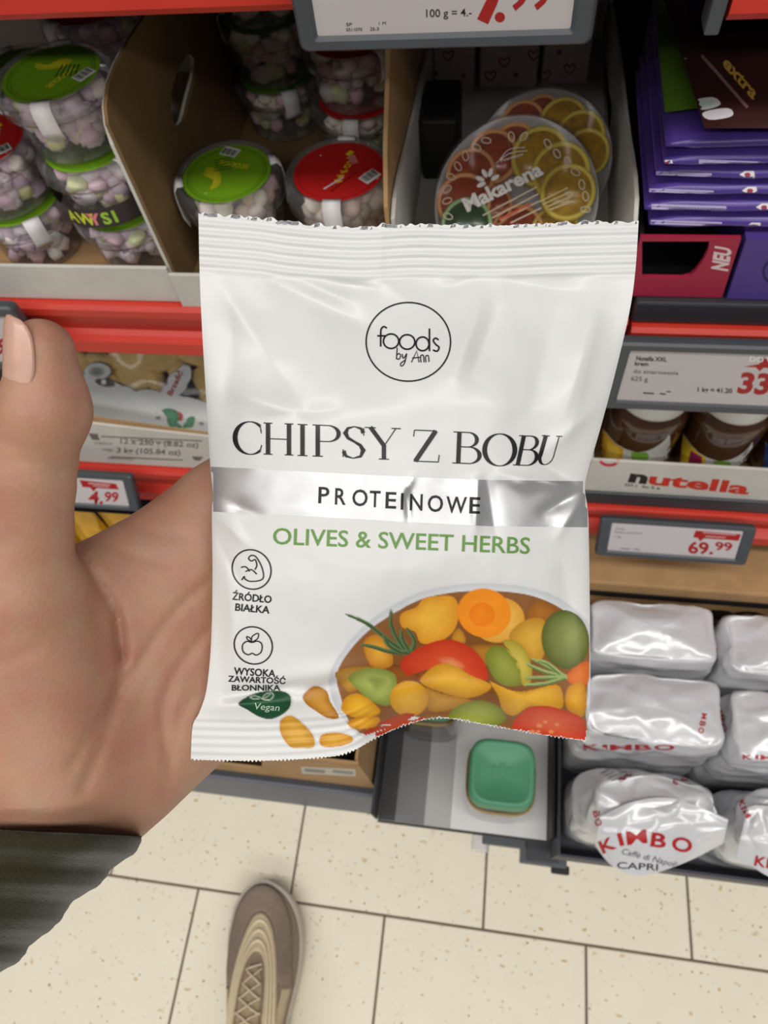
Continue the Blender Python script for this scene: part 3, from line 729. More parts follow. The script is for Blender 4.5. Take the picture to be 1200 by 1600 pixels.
for q in ([(370, 355), (290, 300), (200, 230), (110, 190)], [(365, 350), (325, 290), (300, 230), (302, 172)], [(375, 350), (300, 350), (230, 330), (175, 318)], [(380, 345), (350, 300), (345, 260)], [(390, 340), (400, 300), (372, 252)], [(340, 350), (290, 320), (270, 280)]):
    sprig(q, 7, (92, 116, 74)); sprig([(a+6, b_+5) for a, b_ in q], 3, (58, 80, 46))
for q in ([(1045, 455), (980, 420), (905, 380)], [(1045, 455), (960, 435), (885, 402)], [(1045, 458), (960, 460), (880, 460)], [(1045, 460), (960, 485), (878, 490)], [(1020, 440), (970, 400), (930, 386)]):
    sprig(q, 6, (150, 170, 104)); sprig([(a, b_+6) for a, b_ in q], 2.5, (92, 112, 56))
def pc3(pts, mid, edge): d.blob(catmull(z3(pts), 4), C(*mid), C(*edge), 4)
pc3([(630, 845), (690, 795), (755, 822), (775, 880), (822, 962), (760, 966), (700, 930), (645, 890)], (206, 150, 56), (166, 104, 22))
pc3([(508, 980), (560, 952), (620, 990), (682, 1060), (688, 1120), (620, 1126), (560, 1120), (510, 1050)], (222, 174, 76), (196, 140, 36))
pc3([(724, 1062), (790, 1045), (880, 1060), (892, 1095), (800, 1120), (726, 1114)], (224, 170, 60), (204, 138, 30))
pc3([(282, 886), (380, 832), (500, 820), (562, 850), (552, 920), (470, 970), (400, 962), (330, 922)], (28, 84, 52), (20, 66, 40))
VG = rgb(196, 214, 196)
d.stroke(z3([(410, 862), (430, 838), (462, 832), (470, 850), (448, 870), (415, 866)]), 1.4, VG, closed=True, curve=3); d.stroke(z3([(400, 858), (370, 848), (345, 856), (372, 866)]), 1.4, VG, closed=True, curve=3); d.stroke(z3([(415, 866), (440, 850), (455, 838)]), 1.2, VG)
d.build('printed_picture', onbag, .00022, mat_print('colour_printing_ink', .42), bag, rgb(225, 225, 224))
d = Decal(onbag, off=.00045, maxlen=5); d.text('Vegan', 396, 1108, 10, 40, 4, shear=.15, col=VG); d.build('leaf_lettering', M_ink, bag)

# ================================================================== HAND AND SLEEVE
def cpt(x, y, dd): return np.array([(x-600)/F*dd, (y-800)/F*dd, dd], np.float32)
H0 = .00145
lo = np.array([-.158, -.075, .165], np.float32); hi = np.array([.030, .152, .300], np.float32)
ax = [np.arange(lo[k], hi[k], H0, dtype=np.float32) for k in range(3)]
GX, GY, GZ = np.meshgrid(*ax, indexing='ij')
def cap(a, b, ra, rb, flat=None):
    a, b = cpt(*a), cpt(*b); ab = b-a; L2 = float(ab@ab)
    t = np.clip(((GX-a[0])*ab[0]+(GY-a[1])*ab[1]+(GZ-a[2])*ab[2])/L2, 0, 1)
    return np.sqrt((GX-a[0]-t*ab[0])**2+(GY-a[1]-t*ab[1])**2+(GZ-a[2]-t*ab[2])**2) - (ra+t*(rb-ra))
def smin(a, b, k):
    h = np.maximum(k-np.abs(a-b), 0)/k; return np.minimum(a, b)-h*h*k*.25
W0 = (60, 1330, .238)
kn = [(345, 775, .2600), (395, 862, .2660), (415, 960, .2690), (395, 1062, .2695)]
palm = None
for k_, (q, r0, r1) in enumerate(zip(kn, (.017, .017, .016, .016), (.0115, .0115, .011, .0105))):
    base = (30+k_*36, 1290-k_*8, .240+.005*k_)
    c_ = cap(base, q, r0, r1); palm = c_ if palm is None else smin(palm, c_, .020)
palm = smin(palm, cap((212, 1185, .2535), (372, 1085, .2720), .0166, .0110), .014)       # heel of the hand, little-finger side
palm = smin(palm, cap((85, 1190, .236), (36, 935, .218), .025, .0180), .012)            # ball of the thumb
palm = smin(palm, cap((-170, 1450, .236), (30, 1280, .240), .021, .021), .014)            # wrist
palm = smin(palm, cap((-170, 1440, .246), (85, 1280, .248), .020, .016), .012)
palm = smin(palm, cap((80, 930, .232), (300, 800, .2600), .0105, .0095), .014)           # web to the index finger
palm = smin(palm, cap((110, 1000, .240), (330, 850, .2620), .0120, .0100), .016)
# thumb
th = cap((36, 915, .2145), (46, 742, .2000), .0150, .0114)
th = smin(th, cap((46, 742, .2000), (71, 640, .1925), .0108, .0107), .006)
th = smin(th, cap((73, 640, .1925), (66, 548, .1885), .0105, .0084), .006)
hand = smin(palm, th, .009)
FG = [[kn[0], (455, 660, .2645), (535, 590, .2655), (590, 545, .2640)], [kn[1], (535, 722, .2700), (622, 645, .2690), (682, 598, .2665)],
      [kn[2], (560, 835, .2705), (648, 758, .2690), (702, 712, .2665)], [kn[3], (515, 965, .2720), (585, 898, .2690), (630, 852, .2650)]]
for fi, q in enumerate(FG):
    r = [(.0112, .0098, .0088, .0076), (.0112, .0100, .0090, .0078), (.0108, .0096, .0086, .0075), (.0100, .0086, .0076, .0066)][fi]
    fg = cap(q[0], q[1], r[0], r[1]); fg = smin(fg, cap(q[1], q[2], r[1], r[2]), .003); fg = smin(fg, cap(q[2], q[3], r[2], r[3]), .003)
    hand = smin(hand, fg, .007)
# creases and folds of the skin (lines in the picture plane, cut on the side of the palm)
PXg = 600+F*GX/GZ; PYg = 800+F*GY/GZ
def crease(pts, depth, w):
    global hand
    P = catmull(pts, 5, closed=False); best = np.full(GX.shape, 1e9, np.float32)
    x0, y0 = np.min(P, 0)-4*w; x1, y1 = np.max(P, 0)+4*w
    m = (PXg > x0) & (PXg < x1) & (PYg > y0) & (PYg < y1) & (np.abs(hand) < .006)
    qx, qy = PXg[m], PYg[m]; b_ = np.full(qx.shape, 1e9, np.float32); L = len(P)
    for i in range(L-1):
        a, c_ = P[i], P[i+1]; dx, dy = c_-a; l2 = dx*dx+dy*dy+1e-9
        t = np.clip(((qx-a[0])*dx+(qy-a[1])*dy)/l2, 0, 1); b_ = np.minimum(b_, np.hypot(qx-a[0]-t*dx, qy-a[1]-t*dy))
    hand[m] += depth*np.exp(-(b_/w)**2)
crease([(122, 862), (150, 905), (180, 955), (186, 985), (192, 1030)], .0019, 8)
crease([(182, 960), (190, 1040), (170, 1130), (130, 1230)], .0013, 9)
crease([(330, 905), (270, 960), (215, 1040), (160, 1120), (110, 1200)], .0011, 7)
crease([(325, 985), (275, 1050), (255, 1110), (262, 1190)], .0011, 7)
crease([(310, 1085), (280, 1120), (268, 1200), (255, 1240)], .0006, 7)
crease([(-40, 735), (20, 722), (70, 728), (115, 742)], .0009, 7)
crease([(-30, 752), (30, 745), (80, 742), (112, 750)], .0006, 6)
crease([(-30, 690), (30, 700), (60, 712)], .0004, 6)
crease([(60, 1010), (20, 1030), (-20, 1040)], .0005, 7)
crease([(-20, 870), (20, 840), (60, 850)], .0004, 9)
crease([(170, 850), (215, 870), (260, 880)], .0004, 7)
crease([(200, 810), (235, 830), (290, 840)], .0004, 6)
def surface_nets(Fd, org, h):
    s = Fd < 0; nx, ny, nz_ = Fd.shape
    acc = np.zeros((nx-1, ny-1, nz_-1, 3), np.float32); cnt = np.zeros((nx-1, ny-1, nz_-1), np.float32)
    def sl(a): return tuple(slice(o, o+n-1) for o, n in zip(a, (nx, ny, nz_)))
    for axk in range(3):
        o1, o2 = [k for k in range(3) if k != axk]
        for p in (0, 1):
            for q in (0, 1):
                a = [0, 0, 0]; a[o1] = p; a[o2] = q; b_ = list(a); b_[axk] = 1
                fa, fb_ = Fd[sl(a)], Fd[sl(b_)]; m = (fa < 0) != (fb_ < 0)
                t = np.where(m, fa/np.where(m, fa-fb_, 1), 0)
                acc[..., axk] += np.where(m, t, 0); acc[..., o1] += np.where(m, p, 0); acc[..., o2] += np.where(m, q, 0); cnt += m
    act = cnt > 0; idx = -np.ones(act.shape, np.int64); idx[act] = np.arange(act.sum())
    pos = acc[act]/cnt[act][:, None] + np.argwhere(act); pos = pos*h+org
    faces = []
    for axk in range(3):
        o1, o2 = [(1, 2), (2, 0), (0, 1)][axk]
        n_ = [nx, ny, nz_]
        sa = [slice(1, n_[k]-1) for k in range(3)]; sb = list(sa); sa[axk] = slice(0, n_[axk]-1); sb[axk] = slice(1, n_[axk])
        A, Bq = s[tuple(sa)], s[tuple(sb)]; e = np.argwhere(A != Bq)
        if not len(e): continue
        inside = A[A != Bq]
        base = e.copy(); base[:, o1] += 1; base[:, o2] += 1
        def ci(d1, d2):
            c = base.copy(); c[:, o1] -= d1; c[:, o2] -= d2; return idx[c[:, 0], c[:, 1], c[:, 2]]
        q = np.stack([ci(1, 1), ci(0, 1), ci(0, 0), ci(1, 0)], 1)
        q[~inside] = q[~inside][:, ::-1]; faces.append(q)
    faces = np.concatenate(faces); return pos, faces[(faces >= 0).all(1)]
hand = hand.astype(np.float32)
hv, hf = surface_nets(hand, lo, H0)
# relax the net once or twice for smooth skin
for it in range(2):
    acc = np.zeros_like(hv); cn = np.zeros(len(hv))
    for a, b_ in ((0, 1), (1, 2), (2, 3), (3, 0)):
        np.add.at(acc, hf[:, a], hv[hf[:, b_]]); np.add.at(acc, hf[:, b_], hv[hf[:, a]]); np.add.at(cn, hf[:, a], 1); np.add.at(cn, hf[:, b_], 1)
    hv = hv*.5+.5*acc/np.maximum(cn, 1)[:, None]
def skin_material():
    m = bpy.data.materials.new('skin'); m.use_nodes = True
    nt = m.node_tree; N = nt.nodes; L = nt.links; b = N['Principled BSDF']
    tc = N.new('ShaderNodeTexCoord')
    n1 = N.new('ShaderNodeTexNoise'); n1.inputs['Scale'].default_value = 38; n1.inputs['Detail'].default_value = 3
    n2 = N.new('ShaderNodeTexNoise'); n2.inputs['Scale'].default_value = 150; n2.inputs['Detail'].default_value = 4
    L.new(tc.outputs['Object'], n1.inputs[0]); L.new(tc.outputs['Object'], n2.inputs[0])
    r = N.new('ShaderNodeValToRGB'); e = r.color_ramp.elements
    e[0].position = .30; e[0].color = (*rgb(198, 154, 128), 1); e[1].position = .70; e[1].color = (*rgb(184, 128, 108), 1)
    k = e.new(.5); k.color = (*rgb(192, 144, 118), 1)
    L.new(n1.outputs['Fac'], r.inputs['Fac'])
    mx = N.new('ShaderNodeMix'); mx.data_type = 'RGBA'; mx.blend_type = 'MULTIPLY'; mx.inputs['Factor'].default_value = .22
    L.new(r.outputs[0], mx.inputs[6]); L.new(n2.outputs['Color'], mx.inputs[7])
    L.new(mx.outputs[2], b.inputs['Base Color'])
    w = N.new('ShaderNodeTexVoronoi'); w.inputs['Scale'].default_value = 900; L.new(tc.outputs['Object'], w.inputs[0])
    bp = N.new('ShaderNodeBump'); bp.inputs['Strength'].default_value = .12; bp.inputs['Distance'].default_value = .0006
    ad = N.new('ShaderNodeMath'); ad.operation = 'ADD'; L.new(w.outputs['Distance'], ad.inputs[0]); L.new(n2.outputs['Fac'], ad.inputs[1])
    L.new(ad.outputs[0], bp.inputs['Height']); L.new(bp.outputs[0], b.inputs['Normal'])
    b.inputs['Roughness'].default_value = .48; b.inputs['Specular IOR Level'].default_value = .4
    b.inputs['Subsurface Weight'].default_value = .35; b.inputs['Subsurface Radius'].default_value = (1, .35, .2); b.inputs['Subsurface Scale'].default_value = .0035
    return m
person = thing('person', 'left hand with raised thumb in a dark olive knitted sleeve holding up the snack bag', 'person', pD(-60, 1440, .24))
M_skin = skin_material()
hand_o = mesh_obj('hand', c2w(hv), hf, M_skin, person, True)
# thumb nail: a curved plate on the side of the thumb tip
NN = 14
# build the nail in the thumb's own frame: axis along the thumb, facing left and to the viewer
tip = Vector(c2w(cpt(66, 508, .1880)[None])[0]); rootp = Vector(c2w(cpt(76, 618, .1917)[None])[0])
axis = (tip-rootp).normalized(); side = (-RIGHT*.60 - FWD*.80); side = (side-axis*side.dot(axis)).normalized(); wide = axis.cross(side)
nb = B(); vv = []
for j in range(NN+1):
    a = j/NN; c0 = rootp.lerp(tip, a*1.12); rad = .0106-.0021*a**1.3
    span = math.radians(48)*math.sqrt(max(.02, 1-abs(2*a-1)**3.2))
    for i in range(NN+1):
        g_ = (i/NN*2-1)*span
        vv.append(c0+(side*math.cos(g_)+wide*math.sin(g_))*(rad+.0004-.0003*(abs(i/NN*2-1)**4)))
ff = [(j*(NN+1)+i, j*(NN+1)+i+1, (j+1)*(NN+1)+i+1, (j+1)*(NN+1)+i) for j in range(NN) for i in range(NN)]
nb.add(vv, ff)
nail = nb.build('thumbnail', mat('fingernail', rgb(212, 166, 146), .28, var=.08, vscale=200, sss=.2), hand_o, True)
sm_ = nail.modifiers.new('thick', 'SOLIDIFY'); sm_.thickness = .0005
# sleeve: ribbed knitted cuff around the wrist
sr = B(); NR, NS = 90, 72
right_edge = [(221, 1306), (205, 1330), (150, 1374), (110, 1402), (92, 1424), (40, 1464), (0, 1494), (-90, 1560), (-220, 1660), (-360, 1770)]
RE = resample(spl(right_edge), np.linspace(0, 1, NR+1))
vv = []
for i in range(NR+1):
    s_ = i/NR; half = 190+25*s_; cx, cy = RE[i, 0]-half*(1-.10*s_), RE[i, 1]-8*(1-s_)+40*s_
    dep = .2405-.012*s_
    rib = 1+.030*math.sin(i*.62)*(.6+.4*math.sin(i*.23))+.006*math.sin(i*2.1)
    for k in range(NS):
        a = 2*PI*k/NS
        w_ = noise.noise((math.cos(a)*2, math.sin(a)*2, s_*7))*.05
        ex_, ez_ = half*(rib+w_*.4)*math.cos(a), .036*(rib+w_)*math.sin(a)
        # ring leans along the arm so its rim reads level
        c_ = cpt(cx+ex_, cy+ex_*(.045-.55*s_*0)+0*ez_, dep+ez_)
        vv.append(c_)
W_ = c2w(np.array(vv)); ff = []
for i in range(NR):
    for k in range(NS): ff.append((i*NS+k, (i+1)*NS+k, (i+1)*NS+(k+1) % NS, i*NS+(k+1) % NS))
# rolled inner rim
rim = [];
for t_ in range(1, 4):
    for k in range(NS):
        a = 2*PI*k/NS; sh = 1-.03*t_
        rim.append(cpt(RE[0, 0]-190+190*sh*math.cos(a), RE[0, 1]-8+190*sh*math.cos(a)*.045+6*t_, .2405+.036*sh*math.sin(a)))
Wr = c2w(np.array(rim)); base = len(W_)
allv = np.concatenate([W_, Wr])
for k in range(NS): ff.append((k, (k+1) % NS, base+(k+1) % NS, base+k))
for t_ in range(2):
    for k in range(NS): ff.append((base+t_*NS+k, base+t_*NS+(k+1) % NS, base+(t_+1)*NS+(k+1) % NS, base+(t_+1)*NS+k))
def knit_material():
    m = bpy.data.materials.new('olive_knit'); m.use_nodes = True
    nt = m.node_tree; N = nt.nodes; L = nt.links; b = N['Principled BSDF']; tc = N.new('ShaderNodeTexCoord')
    n = N.new('ShaderNodeTexNoise'); n.inputs['Scale'].default_value = 1500; n.inputs['Detail'].default_value = 3; L.new(tc.outputs['Object'], n.inputs[0])
    r = N.new('ShaderNodeValToRGB'); r.color_ramp.elements[0].color = (*rgb(34, 31, 20), 1); r.color_ramp.elements[1].color = (*rgb(58, 54, 36), 1)
    L.new(n.outputs['Fac'], r.inputs['Fac']); L.new(r.outputs[0], b.inputs['Base Color'])
    bp = N.new('ShaderNodeBump'); bp.inputs['Strength'].default_value = .35; bp.inputs['Distance'].default_value = .001; L.new(n.outputs['Fac'], bp.inputs['Height']); L.new(bp.outputs[0], b.inputs['Normal'])
    b.inputs['Roughness'].default_value = .95; b.inputs['Specular IOR Level'].default_value = .1; b.inputs['Sheen Weight'].default_value = .3
    return m
sleeve = mesh_obj('sleeve', allv, ff, knit_material(), person, True)
def pX(x, y, Xp): r = ray(x, y); return CAM + r*(Xp/r.x)
def panel_with_hole(name, outer, hole, t0_, t1_, m, parent, axis='x'):
    """flat board outlined by outer (2-D), pierced by hole, between t0 and t1 along axis"""
    bm = bmesh.new()
    def P(a, b_, t): return {'x': (t, a, b_), 'y': (a, t, b_)}[axis]
    loops = [outer] + ([hole] if hole else [])
    L0 = []; E0 = []
    for lp in loops:
        vs = [bm.verts.new(P(a, b_, t0_)) for a, b_ in lp]; L0.append(vs)
        E0 += [bm.edges.new((vs[i], vs[(i+1) % len(vs)])) for i in range(len(vs))]
    bmesh.ops.triangle_fill(bm, use_beauty=True, use_dissolve=False, edges=E0)
    base = [tuple(v_.index for v_ in f.verts) for f in bm.faces] if False else None
    bm.verts.index_update(); bm.verts.ensure_lookup_table()
    V0 = [v_.co[:] for v_ in bm.verts]; F0 = [tuple(v_.index for v_ in f.verts) for f in bm.faces]; n = len(V0)
    k = 0 if axis == 'x' else 1
    V1 = [tuple(t1_ if i == k else c for i, c in enumerate(p)) for p in V0]
    FF = F0 + [tuple(i+n for i in f[::-1]) for f in F0]
    for vs in L0:
        ids = [v_.index for v_ in vs]
        for i in range(len(ids)):
            a, b_ = ids[i], ids[(i+1) % len(ids)]; FF.append((a, b_, b_+n, a+n))
    bm.free()
    o = mesh_obj(name, V0+V1, FF, m, parent)
    bm = bmesh.new(); bm.from_mesh(o.data); bmesh.ops.recalc_face_normals(bm, faces=bm.faces); bm.to_mesh(o.data); bm.free()
    return o

# ================================================================== MARSHMALLOW TUBS
ZA = .8445
TUBH, TUBR = .048, .0405
def lump(bm_, c, r, rnd, sub=1, cyl=False):
    m4 = Matrix.Translation(c) @ Matrix.Rotation(rnd.uniform(0, 6), 4, 'Z') @ Matrix.Rotation(rnd.uniform(0, 3), 4, 'X') @ Matrix.Diagonal((r*rnd.uniform(.8, 1.5 if cyl else 1.2), r*rnd.uniform(.75, 1), r*rnd.uniform(.7, 1), 1))
    g_ = bmesh.ops.create_icosphere(bm_, subdivisions=sub, radius=1, matrix=Matrix.Identity(4))
    for q in g_['verts']:
        p = q.co
        if not cyl: p = Vector([math.copysign(abs(c_)**.45, c_) for c_ in p])*.85   # puffy block
        q.co = m4 @ p
    return g_['verts']
def sweets_mesh(name, palette, seed, cyl):
    rnd = random.Random(seed); bm_ = bmesh.new(); cols = []
    for k in range(80):
        z = .008+rnd.random()*.031; R = (.0250+.0045*z/.036)*math.sqrt(rnd.uniform(.35, 1)); a = rnd.uniform(0, 2*PI)
        vs = lump(bm_, Vector((R*math.cos(a), R*math.sin(a), z)), rnd.uniform(.0070, .0088), rnd, 2 if False else 1, cyl)
        c = palette[rnd.choices(range(len(palette)), weights=[p[3] for p in palette])[0]]
        cols += [rgb(*[min(255, max(0, q+rnd.uniform(-8, 8))) for q in c[:3]])]*len(vs)
    bm_.verts.index_update()
    V = [q.co[:] for q in bm_.verts]; Fc = [tuple(q.index for q in f.verts) for f in bm_.faces]; bm_.free()
    o = mesh_obj(name, V, Fc, mat_print('marshmallow', .8), None, True, None, cols); o['kind'] = 'stuff'
    return o
def make_tub(label, kind, lidcol):
    t = thing('sweets_tub', label, 'tub', (0, 0, 0), 'round clear tubs of marshmallows')
    b = B(); b.lathe([(.0005, .0012), (.029, .0012), (.0305, .0004), (.032, .002), (.0345, .020), (.0372, .0365), (.0385, .0375)], 44)
    b.build('cup', M_clear, t, True)
    b = B(); b.lathe([(.0392, .034), (.0405, .0335), (.0405, .0405), (.0398, .0442), (.0375, .0468), (.0345, .0468), (.0338, .0452), (.0005, .0452)], 48)
    b.build('lid', M_clear, t, True)
    s_ = sweets_mesh('marshmallows', [(232, 210, 222, 5), (240, 230, 232, 4), (240, 232, 184, 2), (214, 188, 206, 2)] if kind == 'pink' else [(236, 228, 216, 5), (232, 224, 170, 2), (228, 196, 196, 2), (210, 216, 180, 1)], 5 if kind == 'pink' else 9, kind != 'pink')
    s_.parent = t
    d = Decal(on_plane((0, 0, .0453), (.001, 0, 0), (0, .001, 0)), off=.0002, step=.00003, maxlen=200)
    if lidcol == 'green':
        G, GD = rgb(112, 160, 28), rgb(74, 112, 18)
        d.ell(0, 0, 33, 33, G, n=48, rings=1)
        d.stroke([(29.5*math.cos(q), 29.5*math.sin(q)) for q in np.linspace(0, 2*PI, 60)[:-1]], .8, GD, closed=True)
        d.stroke([(27.5*math.cos(q), 27.5*math.sin(q)) for q in np.linspace(0, 2*PI, 60)[:-1]], .5, GD, closed=True)
        d.blob(catmull([(-8, 18), (0, 12), (10, 14), (16, 8), (10, 3), (0, 5), (-8, 10)]), rgb(206, 200, 40), rgb(176, 180, 34), 2)
        d.text('SŁODKIE', -6, -14, 4.5, 24, 35, shear=.1, bold=.03, col=rgb(206, 200, 40))
        for k in range(5): d.stroke([(2+3*k, -6-1.5*k), (9+2.5*k, 6-1.5*k)], .9, rgb(40, 58, 16))
    else:
        G, GD = rgb(184, 32, 30), rgb(140, 20, 20)
        d.ell(0, 0, 33, 33, G, n=48, rings=1)
        d.stroke([(29.5*math.cos(q), 29.5*math.sin(q)) for q in np.linspace(0, 2*PI, 60)[:-1]], .6, GD, closed=True)
        for k, ch in enumerate('ŁAKOTKI'): d.text(ch, 2+9*math.sin(k*.42-.9), -12+4.3*k, 5, 4, 80+8*k, bold=.04, col=rgb(228, 196, 40))
        d.stroke([(12, 14), (13, 4)], 5, rgb(206, 120, 120)); d.text('130 g', 18, -8, 3.5, 13, -50, bold=.02, col=rgb(220, 160, 160))
        d.stroke([(-14, -16), (2, -8)], 1.6, rgb(222, 190, 190)); d.stroke([(-10, -20), (12, -6)], 1.0, GD)
    bx = lambda a, b_: (20+a*.85-b_*.5, -14+a*.5+b_*.85)
    d.poly([bx(-7, -5), bx(7, -5), bx(7, 5), bx(-7, 5)], rgb(222, 222, 218))
    for k in range(9): d.stroke([bx(-5.5+1.35*k, -3), bx(-5.5+1.35*k, 4)], .55+.25*(k % 3), rgb(40, 40, 40))
    lb = d.build('lid_label', mat_print('label_ink', .4), t)
    for q in (-1.9, 1.2):     # white sealing stickers bent over the rim
        ca, sa = math.cos(q), math.sin(q); tx = Vector((-sa, ca, 0)); rd = Vector((ca, sa, 0)); b = B(); pr = [(.0325, .0470), (.0372, .0473), (.0402, .0445), (.0409, .0405), (.0409, .0300), (.0383, .0240)]
        vv = []
        for r_, z_ in pr: vv += [rd*r_+tx*.0065+Vector((0, 0, z_)), rd*r_-tx*.0065+Vector((0, 0, z_))]
        b.add(vv, [(2*k, 2*k+1, 2*k+3, 2*k+2) for k in range(len(pr)-1)])
        o = b.build('seal_sticker', mat('white_paper_sticker', rgb(226, 224, 224), .6, var=.04), t, True)
        md = o.modifiers.new('thick', 'SOLIDIFY'); md.thickness = .0003
    return t
protos = {('pink', 'green'): make_tub('', 'pink', 'green'), ('pink', 'red'): make_tub('', 'pink', 'red'),
          ('mix', 'green'): make_tub('', 'mix', 'green'), ('mix', 'red'): make_tub('', 'mix', 'red')}
used = set()
def tub(kind, lid, x, y, z, rot, label, tilt=0):
    p = protos[(kind, lid)]
    o = p if (kind, lid) not in used else copy_tree(p)
    used.add((kind, lid)); o.scale = (1, 1, 1); o.location = (x, y, z); o.rotation_euler = (math.radians(tilt), 0, rot); o['label'] = label
    return o
zt = ZA+.004
tub('pink', 'green', -.302, .446, zt+2*TUBH, .5, 'green-lidded tub of pink marshmallows on top of the stack beside the brown cardboard wall')
band_tub = tub('pink', 'green', -.298, .444, zt+TUBH, 1.4, 'tub of pink marshmallows with a dark lettered band, middle of the stack')
tub('pink', 'green', -.293, .442, zt, 2.2, 'tub of pink marshmallows at the foot of the stack by the cardboard wall')
tub('pink', 'red', -.386, .446, zt+TUBH, .2, 'tub of cream and pink marshmallows on top of the shorter stack')
tub('pink', 'green', -.383, .446, zt, 4.2, 'tub of pink marshmallows under another at the front lip of the white tray')
tub('pink', 'red', -.305, .535, zt+2*TUBH, 3.0, 'red-lidded tub deep in the shade behind the green-lidded stack')
tub('pink', 'green', -.305, .533, zt+TUBH, 3.9, 'shaded tub right under the red-lidded one at the back of the tray')
tub('pink', 'green', -.305, .533, zt, 5.0, 'shaded bottom tub behind the stack with the lettered band')
tub('pink', 'green', -.392, .536, zt+TUBH, 1.0, 'shaded tub behind the shorter stack in the white tray')
tub('pink', 'red', -.392, .536, zt, 2.0, 'bottom tub in the shade behind the shorter stack')
fg_ = tub('mix', 'green', -.2030, .446, zt, 2.3, 'green-lidded tub standing alone in front beside the red-lidded one')
fr_ = tub('mix', 'red', -.1195, .448, zt, .35, 'red-lidded tub with yellow lettering standing beside the green-lidded one')
fg_.scale = (1, 1, 1.48); fr_.scale = (1, 1, 1.48)
for k in range(3): tub('mix', 'red', -.126, .574, zt+TUBH*k, .9*k+.3, ['lowest', 'middle', 'topmost'][k]+' tub of the stack behind the red-lidded front tub')
for k in range(3): tub('mix', 'green', -.2030+.001*k, .612-.001*k, zt+TUBH*k, 1.1*k+.8, ['lowest', 'middle', 'topmost'][k]+' tub of the dark stack behind the green-lidded front tub')
# lettered band round the middle tub
d = Decal(lambda a, h: (Vector((.0398*math.cos(a/40)*(1), .0398*math.sin(a/40), .004+h*.001)), Vector((math.cos(a/40), math.sin(a/40), 0))), off=.0002, step=.00004, maxlen=3)
a0 = (-PI/2-.05-1.4)*40
d.grid(lambda p, q: (a0-60+120*p, 1+16*q), 40, 2, rgb(52, 42, 46)); d.layer = 1
for ch, k, c in (('A', -17, (206, 214, 60)), ('W', -9, (206, 214, 60)), ('Y', -1, (226, 128, 140)), ('S', 8, (160, 204, 60)), ('I', 15, (160, 204, 60))):
    v_, t_ = text_tris(ch, .04)
    d.tris([(a0+k*1.2+p[0]*9, 4+p[1]*9) for p in v_], t_, rgb(*c))
bo = d.build('lettered_band', mat_print('label_ink', .4)); bo.parent = band_tub

# ================================================================== CARDBOARD TRAYS on the sweets shelf
def side_shape(Xp, pts, ztop=1.043, back=.70, zb=ZA):
    q = [pX(a, b_, Xp) for a, b_ in pts]; q = [(max(FY+.003, p.y), min(ztop, p.z)) for p in q]
    return [(FY+.003, zb)] + q + [(back, ztop), (back, zb)]
# first tray (white outside)
t = thing('cardboard_tray', 'white cardboard tray with a low front lip holding stacked marshmallow tubs', 'tray', (-.40, .5, ZA))
b = B(); b.box(-.60, -.2495, FY+.003, .70, ZA, ZA+.003); b.build('tray_floor', M_kraft, t)
b = B(); b.box(-.60, -.2490, FY, FY+.003, ZA-.002, ZA+.0325, bev=.0008); b.build('front_lip', M_white_card, t)
sh = [(-.0, 0)]
wallpts = [(262, 412), (248, 392), (236, 372), (222, 340), (206, 302), (190, 262), (176, 228), (167, 195), (164, 165), (168, 132), (180, 100), (200, 62), (226, 22), (240, 4)]
outer = side_shape(-.2480, wallpts)
hole = [pX(a, b_, -.2445) for a, b_ in catmull([(296, 84), (308, 92), (306, 120), (298, 150), (288, 190), (276, 196), (270, 182), (268, 150), (276, 118), (286, 96)], 3)]
panel_with_hole('side_wall', outer, [(p.y, p.z) for p in hole], -.2500, -.2475, M_white_card, t)
b = B(); b.box(-.60, -.2505, .697, .70, ZA+.003, 1.0); b.build('back_wall', M_white_card, t)
# second tray
t = thing('cardboard_tray', 'brown-walled cardboard tray holding the red-lidded and green-lidded tubs', 'tray', (-.16, .5, ZA), None)
b = B(); b.box(-.2465, -.0765, FY+.003, .70, ZA, ZA+.003); b.build('tray_floor', M_kraft_shaded, t)
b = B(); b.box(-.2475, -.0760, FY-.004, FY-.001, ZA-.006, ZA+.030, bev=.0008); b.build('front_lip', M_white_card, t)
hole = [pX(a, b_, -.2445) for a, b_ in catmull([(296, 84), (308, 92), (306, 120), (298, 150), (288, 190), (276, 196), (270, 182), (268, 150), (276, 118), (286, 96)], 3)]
panel_with_hole('side_wall', side_shape(-.2445, [(a+3, b_) for a, b_ in wallpts]), [(p.y, p.z) for p in hole], -.2472, -.2447, M_kraft_shaded, t)
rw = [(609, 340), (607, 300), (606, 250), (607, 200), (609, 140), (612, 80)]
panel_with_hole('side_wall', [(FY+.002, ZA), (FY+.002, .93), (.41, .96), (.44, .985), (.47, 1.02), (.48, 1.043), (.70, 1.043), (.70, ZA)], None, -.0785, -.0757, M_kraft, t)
b = B(); b.box(-.2445, -.079, .697, .70, ZA+.003, 1.0); b.build('back_wall', M_kraft_shaded, t)
